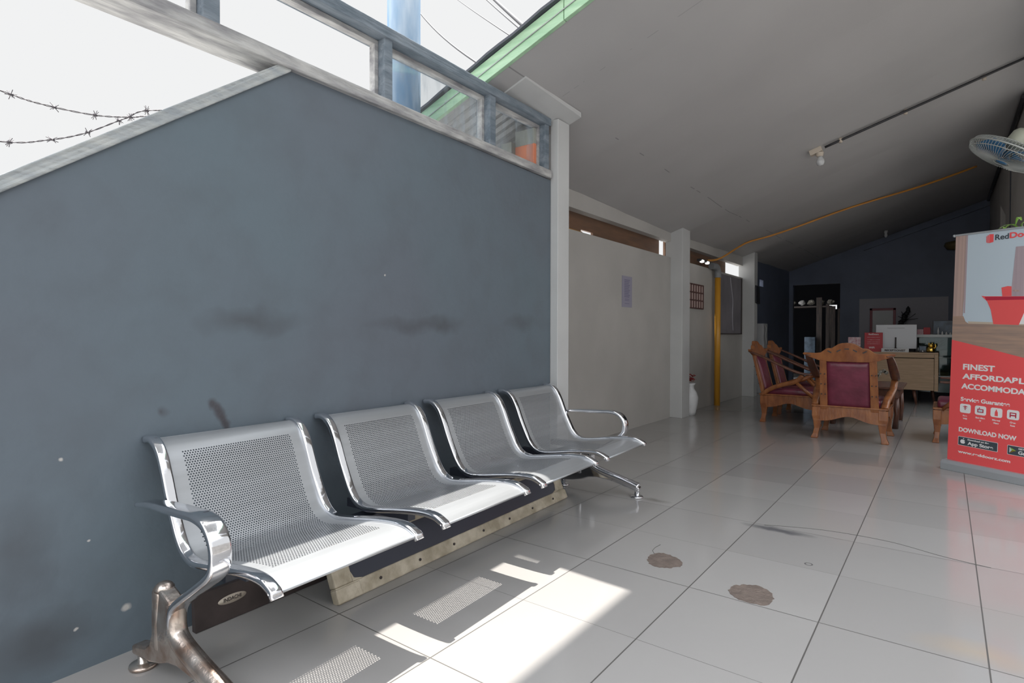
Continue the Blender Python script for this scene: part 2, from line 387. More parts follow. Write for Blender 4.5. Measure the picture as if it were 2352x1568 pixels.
# slate wall, gabled on the near side
T = .10
def wall_prism(pts, x_off=0.0, thick=T):
    bm = bm_new()
    A = [(wx(y) + x_off, y, z) for y, z in pts]; B = [(wx(y) + x_off - thick, y, z) for y, z in pts]
    add_quadhexa(bm, A, B); return bm
struct('wall_left', wall_prism([(-1.2, 0), (3.02, 0), (3.02, 1.885), (1.17, 1.87), (.36, 1.27), (-1.2, .10)]), 'greywall')
def bar(y0, z0, y1, z1, h0, h1, x0=.012, x1=-.11):
    bm = bm_new()
    add_quadhexa(bm, [(wx(y0) + x0, y0, z0), (wx(y1) + x0, y1, z1), (wx(y1) + x0, y1, z1 + h1), (wx(y0) + x0, y0, z0 + h0)],
                 [(wx(y0) + x1, y0, z0), (wx(y1) + x1, y1, z1), (wx(y1) + x1, y1, z1 + h1), (wx(y0) + x1, y0, z0 + h0)])
    bmesh.ops.subdivide_edges(bm, edges=bm.edges, cuts=5, use_grid_fill=True)
    for v in bm.verts: v.co += Vector((random.uniform(-1, 1), 0, random.uniform(-1, 1))) * .0016
    return bm
struct('trim_1', bar(-1.2, .10, 1.17, 1.862, .040, .044), 'capwood', bevel=.003)        # sloping cap of the gable
struct('trim_2', bar(-.6, 1.845, 3.0, 1.890, .046, .046, .022), 'oldwood', bevel=.003)    # lower rail / sill
struct('trim_3', bar(-.6, 2.115, 3.0, 2.215, .052, .044, .018), 'bluewood', bevel=.003)   # upper rail
def rail_lo(y): return 1.845 + .0125 * (y + .6) + .046
def rail_hi(y): return 2.115 + (y + .6) * .0278
mull = [(-.1, .06), (.885, .055), (1.645, .045), (2.40, .05), (2.965, .045)]
for i, (y, w) in enumerate(mull):
    bm = bm_new(); z0, z1 = rail_lo(y) - .004, rail_hi(y) + .004
    add_quadhexa(bm, [(wx(y) + .008, y - w / 2, z0), (wx(y) + .008, y + w / 2, z0), (wx(y) - .09, y + w / 2, z0), (wx(y) - .09, y - w / 2, z0)],
                 [(wx(y) + .008, y - w / 2, z1), (wx(y) + .008, y + w / 2, z1), (wx(y) - .09, y + w / 2, z1), (wx(y) - .09, y - w / 2, z1)])
    struct('trim_%d' % (i + 4), bm, 'bluewood', bevel=.004)
# inner sash frames and panes
for i, (ya, yb) in enumerate(((-.07, .857), (.9125, 1.6225), (1.6675, 2.375), (2.425, 2.9425))):
    fr = bm_new(); s = .020
    for (a, b, c, d) in ((ya, yb, 0, s), (ya, yb, -s, 0)):
        low = (c == 0)
        za, zb = (rail_lo(a), rail_lo(b)) if low else (rail_hi(a) - s, rail_hi(b) - s)
        add_quadhexa(fr, [(wx(a) - .035, a, za), (wx(b) - .035, b, zb), (wx(b) - .07, b, zb), (wx(a) - .07, a, za)],
                     [(wx(a) - .035, a, za + s), (wx(b) - .035, b, zb + s), (wx(b) - .07, b, zb + s), (wx(a) - .07, a, za + s)])
    for yy in (ya, yb - s):
        z0, z1 = rail_lo(yy), rail_hi(yy)
        add_quadhexa(fr, [(wx(yy) - .035, yy, z0), (wx(yy) - .035, yy + s, z0), (wx(yy) - .07, yy + s, z0), (wx(yy) - .07, yy, z0)],
                     [(wx(yy) - .035, yy, z1), (wx(yy) - .035, yy + s, z1), (wx(yy) - .07, yy + s, z1), (wx(yy) - .07, yy, z1)])
    w = struct('window_%d' % (i + 1), fr, 'oldwood', bevel=.002)
    if i >= 2:
        g = bm_new(); a, b = ya + s * .5, yb - s * .5
        add_quadhexa(g, [(wx(a) - .050, a, rail_lo(a)), (wx(b) - .050, b, rail_lo(b)), (wx(b) - .050, b, rail_hi(b)), (wx(a) - .050, a, rail_hi(a))],
                     [(wx(a) - .054, a, rail_lo(a)), (wx(b) - .054, b, rail_lo(b)), (wx(b) - .054, b, rail_hi(b)), (wx(a) - .054, a, rail_hi(a))])
        obj('pane', g, 'glass', w)

# pillars of the white side wall
def pillar(name, x0, x1, y0, y1, z):
    bm = bm_new(); add_bb(bm, (x0, y0, 0), (x1, y1, z)); struct(name, bm, 'pillar', bevel=.004)
bm = bm_new(); add_bb(bm, (-1.99, 3.022, 0), (-1.934, 3.155, 2.26)); add_bb(bm, (-2.04, 3.03, 0), (-1.985, 3.12, 2.18)); struct('pillar_1', bm, 'pillar', bevel=.003)
pillar('pillar_2', -2.50, -2.305, 6.13, 6.36, 2.11)
pillar('pillar_3', -2.50, -2.27, 8.95, 9.12, 2.15)
# white side wall (stops short of the roof), beam above it, brown board behind the gap
bm = bm_new(); add_bb(bm, (-2.54, 3.20, 0), (-2.44, 6.13, 1.775)); add_bb(bm, (-2.54, 6.36, 0), (-2.44, 8.95, 1.775)); struct('wall_side', bm, 'white')
bm = bm_new(); add_bb(bm, (-2.54, 3.2, 0), (-2.44 + .0, 3.12, 2.0)); add_bb(bm, (-2.5, 3.12, 0), (-1.99, 3.22, 2.10)); struct('wall_return', bm, 'white')
bm = bm_new()
ys = (3.1, 6.2, 8.95)
for a, b in zip(ys[:-1], ys[1:]):
    add_quadhexa(bm, [(-2.44, a, 1.955), (-2.44, b, 1.955), (-2.52, b, 1.955), (-2.52, a, 1.955)], [(-2.44, a, cz(-2.44, a)), (-2.44, b, cz(-2.44, b)), (-2.52, b, cz(-2.52, b)), (-2.52, a, cz(-2.52, a))])
struct('beam_side', bm, 'white')
bm = bm_new(); add_bb(bm, (-2.60, 3.3, 1.785), (-2.575, 4.40, 2.0)); add_bb(bm, (-2.60, 4.40, 1.845), (-2.575, 4.62, 2.0)); add_bb(bm, (-2.60, 4.62, 1.785), (-2.575, 6.125, 2.0)); add_bb(bm, (-2.60, 6.30, 1.77), (-2.575, 8.55, 2.0)); struct('trim_9', bm, 'brown')
bm = bm_new(); add_bb(bm, (-2.565, 3.2, 1.778), (-2.53, 6.0, 1.793)); add_bb(bm, (-2.565, 6.4, 1.778), (-2.53, 8.2, 1.80)); struct('trim_10', bm, 'darkboard')

bm = bm_new(); add_tube(bm, [(0, -.7, 0), (0, 0, 0)], .012, 8); o = obj('orange_pipe_end', bm, 'yellowpipe'); o.location = (-2.50, 4.28, 1.790); tag(o, 'short orange pipe lying along the top of the white wall beside the pillar', 'pipe')
bm = bm_new(); add_quadhexa(bm, [(-2.0, 2.56, cz(-2.0, 2.56) - .012), (-1.85, 2.56, cz(-1.85, 2.56) - .012), (-1.85, 3.16, cz(-1.85, 3.16) - .03), (-2.0, 3.16, cz(-2.0, 3.16) - .03)], [(-2.0, 2.56, cz(-2.0, 2.56)), (-1.85, 2.56, cz(-1.85, 2.56)), (-1.85, 3.16, cz(-1.85, 3.16)), (-2.0, 3.16, cz(-2.0, 3.16))]); struct('beam_edge', bm, 'pillar')
# blue store end
bm = bm_new(); add_bb(bm, (-2.54, 9.12, 0), (-2.44, 9.93, 2.2)); add_bb(bm, (-2.54, 9.93, 0), (-2.44, 10.17, 1.72)); add_bb(bm, (-2.54, 9.93, 1.83), (-2.44, 10.17, 2.2)); add_bb(bm, (-2.54, 10.17, 0), (-2.44, 12.25, 2.2)); struct('wall_store', bm, 'blue')
bm = bm_new()
add_bb(bm, (-2.44, 12.15, 0), (-2.37, 12.25, 2.2)); add_quadhexa(bm, [(-2.37, 12.15, 1.884), (-1.57, 12.15, 1.884), (-1.57, 12.25, 1.884), (-2.37, 12.25, 1.884)], [(-2.37, 12.15, 2.18), (-1.57, 12.15, 2.44), (-1.57, 12.25, 2.44), (-2.37, 12.25, 2.18)])
add_quadhexa(bm, [(-1.57, 12.15, 0), (.62, 12.15, 0), (.62, 12.25, 0), (-1.57, 12.25, 0)], [(-1.57, 12.15, 2.44), (.62, 12.15, 3.2), (.62, 12.25, 3.2), (-1.57, 12.25, 2.44)])
struct('wall_back', bm, 'blue')
bm = bm_new(); add_quadhexa(bm, [(-1.2, 12.10, 2.45), (.55, 12.10, 3.03), (.55, 12.15, 3.03), (-1.2, 12.15, 2.45)], [(-1.2, 12.10, 2.53), (.55, 12.10, 3.11), (.55, 12.15, 3.11), (-1.2, 12.15, 2.53)]); struct('beam_back', bm, 'blue')
# right wall with a door recess; hidden low opening added to let daylight in
bm = bm_new()
add_bb(bm, (.555, 6.62, 0), (.65, 6.9, 3.10)); add_bb(bm, (.555, 8.7, 0), (.65, 9.0, 3.10)); add_bb(bm, (.555, 6.9, 1.6), (.65, 8.7, 3.10)); add_bb(bm, (.555, 6.9, 0), (.65, 8.7, .35)); add_bb(bm, (.555, 9.85, 0), (.65, 12.15, 3.14)); add_quadhexa(bm, [(.555, 9.0, 2.35), (.65, 9.0, 2.35), (.65, 9.85, 2.62), (.555, 9.85, 2.62)], [(.555, 9.0, 3.10), (.65, 9.0, 3.10), (.65, 9.85, 3.10), (.555, 9.85, 3.10)])
struct('wall_right', bm, 'rightw')
bm = bm_new(); add_bb(bm, (.63, 8.95, 0), (.66, 9.9, 2.7)); struct('door_1', bm, 'black')
bm = bm_new(); add_bb(bm, (.545, 8.30, 0), (.556, 8.33, 3.0)); struct('trim_11', bm, 'darkedge')
bm = bm_new(); add_bb(bm, (.60, 5.20, 0), (.72, 5.50, 3.12)); struct('pillar_fan', bm, 'rightw')
bm = bm_new(); add_bb(bm, (3.05, -3.0, 0), (3.2, 8.5, 1.9)); struct('wall_opposite', bm, 'concrete')

# ceiling: one sloping board, thick, then the roof sheet and its green fascia
bm = bm_new(); NX, NY = 14, 30
def ceil_grid(bm, dz, x0=-2.46, x1=.78, y0=2.42, y1=12.15):
    g = []
    for i in range(NX + 1):
        row = []
        for j in range(NY + 1):
            x = x0 + (x1 - x0) * i / NX; y = y0 + (y1 - y0) * j / NY
            if y < 3.12 and x < -2.02: x = max(x, -2.02)
            row.append(bm.verts.new((x, y, cz(x, y) + dz + .006 * math.sin(y * 5.1 + x) * (0 if j in (0, NY) else 1))))
        g.append(row)
    return g
a = ceil_grid(bm, 0); b = ceil_grid(bm, .03)
for g in (a, b):
    for i in range(NX):
        for j in range(NY): bm.faces.new((g[i][j], g[i + 1][j], g[i + 1][j + 1], g[i][j + 1]))
for j in range(NY):
    for i in (0, NX): bm.faces.new((a[i][j], a[i][j + 1], b[i][j + 1], b[i][j]))
for i in range(NX):
    for j in (0, NY): bm.faces.new((a[i][j], a[i + 1][j], b[i + 1][j], b[i][j]))
bmesh.ops.remove_doubles(bm, verts=bm.verts, dist=1e-5)
struct('ceiling', bm, 'ceil', smooth=False)
bm = bm_new(); add_bb(bm, (.72, 2.42, 2.50), (.77, 6.62, 3.02)); struct('beam_sky_blocker', bm, 'rightw')  # unseen beam, added to keep right-hand sky light off the ceiling
# corrugated roof sheet above and past the wall
bm = bm_new(); n = 420; ya, yb = 2.385, 12.6
for (xa, xb) in ((-2.68, .85),):
    L = []
    for j in range(n + 1):
        y = ya + (yb - ya) * j / n; dz = .055 + .009 * math.sin(y * 2 * PI / .075)
        L.append((bm.verts.new((xa, y, cz(xa, min(y, 12.15)) + dz)), bm.verts.new((xb, y, cz(xb, min(y, 12.15)) + dz))))
    for j in range(n): bm.faces.new((L[j][0], L[j][1], L[j + 1][1], L[j + 1][0]))
o = struct('roof', bm, 'corr'); sm = o.modifiers.new('thick', 'SOLIDIFY'); sm.thickness = .004; sm.offset = 1
def fascia(xa, xb):
    bm = bm_new(); h = .105
    add_quadhexa(bm, [(xa, 2.392, cz(xa, 2.42) - .004), (xb, 2.392, cz(xb, 2.42) - .004), (xb, 2.417, cz(xb, 2.42) - .004), (xa, 2.417, cz(xa, 2.42) - .004)],
                 [(xa, 2.392, cz(xa, 2.42) + h), (xb, 2.392, cz(xb, 2.42) + h), (xb, 2.417, cz(xb, 2.42) + h), (xa, 2.417, cz(xa, 2.42) + h)])
    return bm
struct('trim_12', fascia(-2.66, -1.502), 'green', bevel=.002); struct('trim_13', fascia(-1.498, .83), 'green', bevel=.002)
bm = bm_new(); xa, xb = -2.68, .85
for k in range(40):
    p = xa + (xb - xa) * k / 40; q = xa + (xb - xa) * (k + 1) / 40; w0 = .004 * math.sin(k * 1.7); w1 = .004 * math.sin((k + 1) * 1.7)
    add_quadhexa(bm, [(p, 2.37, cz(p, 2.42) + .107 + w0), (q, 2.37, cz(q, 2.42) + .107 + w1), (q, 2.42, cz(q, 2.42) + .107 + w1), (p, 2.42, cz(p, 2.42) + .107 + w0)],
                 [(p, 2.37, cz(p, 2.42) + .122 + w0), (q, 2.37, cz(q, 2.42) + .122 + w1), (q, 2.42, cz(q, 2.42) + .122 + w1), (p, 2.42, cz(p, 2.42) + .122 + w0)])
struct('trim_14', bm, 'darkedge')
# outside wing wall of the neighbouring house seen through the last pane
bm = bm_new(); add_bb(bm, (-2.175, 2.90, 0), (-2.03, 3.0, 2.095)); struct('wall_outside', bm, 'orange')
bm = bm_new(); add_bb(bm, (-2.175, 2.90, 2.096), (-2.03, 3.0, 2.19)); add_bb(bm, (-2.255, 2.86, 0), (-2.176, 3.0, 2.12)); add_bb(bm, (-2.44, 2.95, 0), (-2.256, 3.05, 2.06)); struct('pillar_outside', bm, 'greyplaster')

# back room behind the door opening
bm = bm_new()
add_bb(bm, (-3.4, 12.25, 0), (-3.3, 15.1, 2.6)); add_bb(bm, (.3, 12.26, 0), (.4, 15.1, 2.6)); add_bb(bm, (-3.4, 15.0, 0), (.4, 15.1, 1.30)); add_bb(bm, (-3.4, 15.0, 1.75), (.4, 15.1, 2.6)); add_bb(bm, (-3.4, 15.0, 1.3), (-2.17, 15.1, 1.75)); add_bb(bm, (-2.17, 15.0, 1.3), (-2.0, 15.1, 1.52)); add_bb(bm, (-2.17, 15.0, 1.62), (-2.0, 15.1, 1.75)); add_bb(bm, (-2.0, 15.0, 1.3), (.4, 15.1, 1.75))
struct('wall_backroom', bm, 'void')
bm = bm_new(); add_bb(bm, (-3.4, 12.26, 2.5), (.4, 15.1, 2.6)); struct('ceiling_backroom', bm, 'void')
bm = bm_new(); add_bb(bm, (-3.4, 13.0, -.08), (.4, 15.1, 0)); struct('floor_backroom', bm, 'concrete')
# awning high over the yard (out of frame) that shades the open floor
bm = bm_new(); add_bb(bm, (-2.075, -2.2, 5.0), (.9, 3.2, 5.04)); struct('roof_awning', bm, 'corr')

# ------------------------------------------------------------------ the bench
TH = math.radians(2.4)
bench = thing('airport_bench', 'four-seat perforated steel waiting bench with chrome arms standing against the slate wall', 'bench', (-1.84, 0, 0), TH)
# local axes: x = out from the wall, y = along the bench
prof = smooth_path([(0, .0, .604), (0, .030, .608), (0, .060, .597), (0, .088, .570), (0, .112, .525), (0, .140, .458), (0, .168, .400), (0, .195, .352), (0, .228, .318), (0, .275, .303), (0, .34, .309), (0, .42, .322), (0, .50, .333), (0, .56, .337), (0, .605, .333), (0, .640, .318)], 10)
prof = [(p.y, p.z) for p in prof]
cum = [0]
for a, b in zip(prof[:-1], prof[1:]): cum.append(cum[-1] + math.dist(a, b))
S = cum[-1]
def at_s(s):
    s = max(0, min(S, s))
    for i in range(len(cum) - 1):
        if cum[i + 1] >= s:
            t = (s - cum[i]) / (cum[i + 1] - cum[i]); return (prof[i][0] + (prof[i + 1][0] - prof[i][0]) * t, prof[i][1] + (prof[i + 1][1] - prof[i][1]) * t)
    return prof[-1]
SW = .49                                        # seat width between rails
def seat_shell():
    bm = bm_new()
    def V(u, s):
        x, z = at_s(s); return bm.verts.new((x, u, z))
    u0, u1 = .018, SW - .018
    pu0, pu1 = .066, SW - .066; ncol = 46; du = (pu1 - pu0) / (ncol + .5)
    s0, s1 = .098, S - .098; ds = du * .92; nrow = int((s1 - s0) / ds); s1 = s0 + nrow * ds
    # plain bands
    def band(sa, sb, ua, ub, n):
        for i in range(n):
            a = sa + (sb - sa) * i / n; b = sa + (sb - sa) * (i + 1) / n
            f = bm.faces.new((V(ua, a), V(ub, a), V(ub, b), V(ua, b))); f.smooth = True
    band(0, s0, u0, u1, 16); band(s1, S, u0, u1, 14); band(s0, s1, u0, pu0, nrow); band(s0, s1, pu1, u1, nrow)
    R = du * .31; K = 8
    for r in range(nrow):
        sa, sb = s0 + r * ds, s0 + (r + 1) * ds; off = 0 if r % 2 == 0 else du / 2
        # half cell filler
        if off: f = bm.faces.new((V(pu0, sa), V(pu0 + off, sa), V(pu0 + off, sb), V(pu0, sb))); f.smooth = True
        else: f = bm.faces.new((V(pu1 - du / 2, sa), V(pu1, sa), V(pu1, sb), V(pu1 - du / 2, sb))); f.smooth = True
        for c in range(ncol):
            ua = pu0 + off + c * du; ub = ua + du; uc, sc = (ua + ub) / 2, (sa + sb) / 2
            inner = [V(uc + R * math.cos(2 * PI * k / K), sc + R * math.sin(2 * PI * k / K)) for k in range(K)]
            # outer loop points at same angles: right, corner, top, corner ...
            outer = [V(ub, sc), V(ub, sb), V(uc, sb), V(ua, sb), V(ua, sc), V(ua, sa), V(uc, sa), V(ub, sa)]
            for k in range(K):
                f = bm.faces.new((outer[k], outer[(k + 1) % K], inner[(k + 1) % K], inner[k])); f.smooth = True
    bmesh.ops.remove_doubles(bm, verts=bm.verts, dist=2e-5)
    bmesh.ops.recalc_face_normals(bm, faces=bm.faces)
    return bm
def seat_normals(me):
    N = []; cache = {}
    for v in me.vertices:
        kk = (round(v.co.x, 4), round(v.co.z, 4))
        if kk in cache: N.append(cache[kk]); continue
        best = min(range(len(prof)), key=lambda i: (prof[i][0] - v.co.x) ** 2 + (prof[i][1] - v.co.z) ** 2)
        a, b = prof[max(best - 2, 0)], prof[min(best + 2, len(prof) - 1)]
        N.append(Vector((-(b[1] - a[1]), 0, b[0] - a[0])).normalized()); cache[kk] = N[-1]
    if sum(p.normal.dot(N[p.vertices[0]]) for p in me.polygons) < 0: N = [-n for n in N]; me.flip_normals(); N = [-n for n in N]
    me.normals_split_custom_set_from_vertices(N)
def rail_mesh(u):
    bm = bm_new(); idx = list(range(0, len(prof), 3)) + [len(prof) - 1]
    pts = []
    for i in idx:
        x, z = prof[i]; pts.append((x, u, z + .002))
    pts.append((.648, u, .306))
    add_tube(bm, pts, 1.0, 14, flat=(.030, .020), side=(0, 1, 0)); return bm
seat0 = None
seat_labels = ['steel seat at the camera end beside the rusted arm', None, None, None]
bm = bm_new(); add_bb(bm, (.175, .79, .205), (.245, 2.91, .262)); obj('main_beam', bm, 'beam', bench, bevel=.004)
for i in range(4):
    if i == 0:
        seat0 = obj('seat', seat_shell(), 'seat', bench, fixn=False)
        seat_normals(seat0.data)
        obj('side_rail', rail_mesh(.012), 'chrome', seat0, fixn=True); obj('side_rail', rail_mesh(SW - .012), 'chrome', seat0)
        bm = bm_new(); add_tube(bm, [(.006, 0.02, .603), (.006, SW - .02, .603)], .004, 8); add_tube(bm, [(.641, .02, .316), (.641, SW - .02, .316)], .0045, 8); split(obj('edge_roll', bm, 'seat', seat0))
        bm = bm_new(); add_bb(bm, (.10, .07, .268), (.42, .105, .300)); add_bb(bm, (.10, SW - .105, .268), (.42, SW - .07, .300)); split(obj('bracket', bm, 'beam', seat0))
        seat0.location = (0, .68, 0)
        s = seat0
    else:
        s = copy_tree(seat0, bench); s.location = (0, .68 + .588 * i, 0)
# arms and legs
def arm_mesh():
    bm = bm_new()
    pts = smooth_path([(.10, 0, .447), (.17, 0, .460), (.26, 0, .466), (.36, 0, .470), (.43, 0, .472), (.480, 0, .459), (.509, 0, .425), (.514, 0, .385), (.497, 0, .348), (.44, 0, .307), (.37, 0, .262), (.318, 0, .225), (.302, 0, .195), (.299, 0, .150)], 6)
    n = len(pts); rad = [(.6 + .4 * min(1, i / 14)) * (1 if i < n * .62 else 1 - .10 * (i - n * .62) / (n * .38)) for i in range(n)]
    add_tube(bm, pts, rad, 16, flat=(.052, .021), side=(0, 1, 0)); return bm
leg_poly = [(.205, .238), (.215, .252), (.24, .258), (.275, .245), (.305, .232), (.313, .20), (.312, .165), (.335, .140), (.40, .116), (.50, .092), (.585, .070), (.604, .062), (.604, .036), (.585, .036), (.50, .060), (.42, .078), (.34, .083), (.29, .076), (.25, .060), (.19, .046), (.12, .038), (.088, .036), (.086, .060), (.12, .068), (.165, .078), (.19, .095), (.203, .125)]
def leg_mesh():
    bm = bm_new(); add_prism(bm, leg_poly, 1, -.020, .020)
    add_tube(bm, smooth_path([(.300, 0, .228), (.300, 0, .165), (.330, 0, .132), (.42, 0, .104), (.52, 0, .080), (.597, 0, .058)], 5), .0245, 12)
    add_tube(bm, [(.236, 0, .245), (.225, 0, .16), (.232, 0, .09)], [.026, .023, .024], 12); add_lathe(bm, [(.026, 0), (.024, .009), (.018, .017), (.009, .022), (.001, .023)], (.236, 0, .244), 14); return bm
def foot_mesh(x):
    bm = bm_new(); add_lathe(bm, [(.0135, .038), (.0135, .014), (.016, .013), (.034, .010), (.036, .005), (.034, 0), (0.001, 0)], (x, 0, 0), 20); return bm
for i, (u, am, lm) in enumerate(((.632, 'chrome', 'rust'), (2.965, 'chrome', 'chrome'))):
    L = obj('leg', leg_mesh(), lm, bench, bevel=.006); L.location = (0, u, 0)
    L['label'] = 'rust-stained cast leg' if i == 0 else 'clean chrome leg'
    A = obj('armrest', arm_mesh(), am, bench, smooth=True); A.location = (0, u, 0)
    for x in (.112, .585):
        f = obj('foot', foot_mesh(x), 'rust' if i == 0 else 'chrome', L)
# sign frame lying under the bench
p = thing('old_sign_panel', 'scuffed cream sign frame with dark navy face lying under the steel bench', 'sign panel', (-1.84 + .22 * math.cos(TH), 1.18, 0), TH)
lean = Matrix.Rotation(math.radians(-24), 3, 'Y')
def PP(u, h, d=0): # u along, h up the panel, d behind its face
    v = lean @ Vector((-d, 0, h)); return (v.x + 0, u, v.z + .002)
def pbox(bm, u0, u1, h0, h1, d0, d1, mi=0):
    add_quadhexa(bm, [PP(u0, h0, d0), PP(u1, h0, d0), PP(u1, h0, d1), PP(u0, h0, d1)], [PP(u0, h1, d0), PP(u1, h1, d0), PP(u1, h1, d1), PP(u0, h1, d1)], mi)
bm = bm_new(); H = .205; W = 1.56
pbox(bm, 0, W, 0, .055, 0, .035); pbox(bm, 0, W, H - .03, H, 0, .035); pbox(bm, 0, .075, .055, H - .03, 0, .035); pbox(bm, W - .07, W, .055, H - .03, 0, .035)
for (ua, ub) in ((.074, .125), (W - .069, W - .12)):
    add_quadhexa(bm, [PP(ua, .054, 0), PP(ub, .054, 0), PP((ua * .8 + ub * .2), .066, 0), PP(ua, .095, 0)], [PP(ua, .054, .03), PP(ub, .054, .03), PP((ua * .8 + ub * .2), .066, .03), PP(ua, .095, .03)])
obj('frame', bm, 'cream', p, bevel=.005)
bm = bm_new(); pbox(bm, .06, W - .06, .05, H - .02, .006, .02); obj('face_panel', bm, 'navy', p)
bm = bm_new(); pbox(bm, -.004, .10, .002, .05, -.004, .03); pbox(bm, W - .10, W + .004, .002, .05, -.004, .03); split(obj('corner_cap', bm, 'cream', p, bevel=.004))
for k in range(7):
    bm = bm_new(); uu = .19 + k * .205; add_lathe(bm, [(.0055, 0), (.0055, .004), (.001, .005)], PP(uu, .028, -.001), 8, rot=Matrix.Rotation(PI / 2, 3, 'Y')); obj('screw', bm, 'ink', p)
# dark board leaning on the wall foot with an oval sticker
b = thing('leaning_board', 'dark brown board leaning on the slate wall behind the rusted bench leg', 'board', (-1.84, .80, 0), TH)
bm = bm_new(); add_quadhexa(bm, [(.004, 0, .002), (.024, 0, .002), (.024, 1.25, .002), (.004, 1.25, .002)], [(-.002, 0, .112), (.014, 0, .112), (.014, 1.25, .112), (-.002, 1.25, .112)]); obj('board_face', bm, 'darkboard', b)
bm = bm_new(); add_lathe(bm, [(.001, 0), (.05, 0), (.05, .0012), (.001, .0012)], (.0195, .118, .066), 28, rot=Matrix.Rotation(PI / 2, 3, 'Y'), sc=(.28, .94)); st = obj('oval_sticker', bm, 'sticker', b); st['label'] = 'cream oval sticker with dark lettering'
R4 = Matrix.Rotation(PI / 2, 4, 'Z') @ Matrix.Rotation(PI / 2, 4, 'X')
text_mesh('lettering', 'INDACHI', .017, st, (.0212, .118, .0612), 'ink', offset=.0002, align='CENTER', rot=R4, sx=.85)

# ------------------------------------------------------------------ floor damage
def patch(name, cx, cy, rx, ry, label, seed, ang=0.0):
    random.seed(seed); bm = bm_new(); n = 46; top = []; bot = []
    for k in range(n):
        th = 2 * PI * k / n; q = 1 + random.uniform(-.07, .07) + .06 * math.sin(3 * th + seed)
        x = math.cos(th) * rx * q; y = math.sin(th) * ry * q
        X = cx + x * math.cos(ang) - y * math.sin(ang); Y = cy + x * math.sin(ang) + y * math.cos(ang)
        bot.append((X, Y, .0)); top.append((X, Y, .0016))
    add_quadhexa(bm, bot, top); o = obj(name, bm, 'hole'); tag(o, label, 'floor damage'); return o
patch('chipped_tile_patch', -.903, 2.216, .068, .075, 'round brown chipped spot in the floor tile with a hairline crack', 3, .6)
patch('chipped_tile_patch', -.540, 2.118, .074, .078, 'larger round tan chipped spot beside the tile joint, nearer the camera', 11, .4)
random.seed(5)
bm = bm_new(); add_tube(bm, [(-.960, 2.255, .0008), (-.985, 2.29, .0008), (-.99, 2.33, .0008), (-.985, 2.375, .0008)], .0012, 4); tag(obj('floor_crack', bm, 'crack'), 'hairline crack running from the smaller chipped spot', 'crack')
bm = bm_new(); add_tube(bm, smooth_path([(-.69, 2.93, .0006), (-.45, 3.02, .0006), (-.2, 3.03, .0006), (.0, 2.96, .0006), (.15, 2.93, .0006)], 8), .0014, 4); tag(obj('floor_scratch', bm, 'crack'), 'long thin curved scratch across the tiles past the dark smear', 'scratch')

# ------------------------------------------------------------------ roll-up banner
e_ang = math.atan2(-.541, .841)
ban = thing('rollup_banner', 'red and pale blue roll-up banner on a silver base on the tiles', 'banner', (0, 4.955, 0), e_ang)
bm = bm_new()
add_prism(bm, [(-.045, 0), (.055, 0), (.055, .045), (.03, .066), (-.03, .066), (-.045, .045)], 0, 0.0, .66); obj('base', bm, 'alu', ban, bevel=.003)
sheet = bpy.data.objects.new('banner_sheet', None)
bm = bm_new(); H = 1.522; W = .62
add_bb(bm, (0, 0, 0), (W, .002, H)); sheet = obj('banner_sheet', bm, 'printblue', ban)
sheet.location = (.021, -.004, .068); sheet.rotation_euler = (0, math.radians(1.5), 0)
bm = bm_new(); add_bb(bm, (-.006, -.006, H - .003), (W + .006, .008, H + .009)); add_lathe(bm, [(.001, 0), (.009, 0), (.009, .010), (.001, .010)], (-.016, .001, H + .002), 12, rot=Matrix.Rotation(PI / 2, 3, 'Y')); obj('top_bar', bm, 'alu', ban, bevel=.002)
tb = [o for o in kids(ban) if o.name.startswith('top_bar')][0]; tb.location = sheet.location; tb.rotation_euler = sheet.rotation_euler
bm = bm_new(); add_tube(bm, [(.33, .02, .06), (.33, .012, 1.58)], .008, 8); obj('support_pole', bm, 'alu', ban)
def s2(s, z): return (s - .021 - .0262 * (z - .07), z - .07)
def flat_poly(name, pts, m, y, parent=sheet, th=.0006):
    bm = bm_new(); add_prism(bm, pts, 1, y - th, y); return obj(name, bm, m, parent)
flat_poly('printed_curtain', [(0, .98), (.062, .98), (.066, 1.12), (.066, H), (0, H)], 'curtain', -.0002)
flat_poly('printed_hem', [(.066, 1.0), (.0755, 1.0), (.0755, H), (.066, H)], 'curtain2', -.0003)
flat_poly('printed_floor', [(0, .80), (.0, .98), (.066, .98), (.08, .945), (.10, .93), (W, .918), (W, .65)], 'printwood', -.0003)
flat_poly('printed_ledge', [(.095, .945), (W, .928), (W, .918), (.10, .930)], 'printtan', -.0005)
flat_poly('printed_red_field', [(0, 0), (W, 0), (W, .672), (.45, .715), (.215, .772), (0, .820)], 'red', -.0005)
flat_poly('printed_curtain', [(.335, 1.10), (W, 1.08), (W, 1.41), (.352, 1.41)], 'curtain2', -.0004)
flat_poly('printed_bed', [(.355, .93), (W, .93), (W, 1.10), (.37, 1.10)], 'printwhite', -.0006)
flat_poly('printed_sofa', [(.246, .928), (.385, .924), (.41, 1.00), (.44, 1.085), (.43, 1.10), (.195, 1.108), (.17, 1.112), (.205, 1.075), (.228, 1.02)], 'sofaprint', -.0010)
flat_poly('printed_sofa_back', [(.19, 1.105), (.445, 1.098), (.44, 1.080), (.20, 1.082)], 'dkred', -.0012)
flat_poly('printed_cushion', [(.290, 1.105), (.340, 1.105), (.338, 1.165), (.318, 1.168), (.283, 1.160)], 'sofaprint', -.0012)
flat_poly('printed_shelf', [(.345, 1.135), (.38, 1.13), (.38, 1.141), (.345, 1.143)], 'curtain', -.0012)
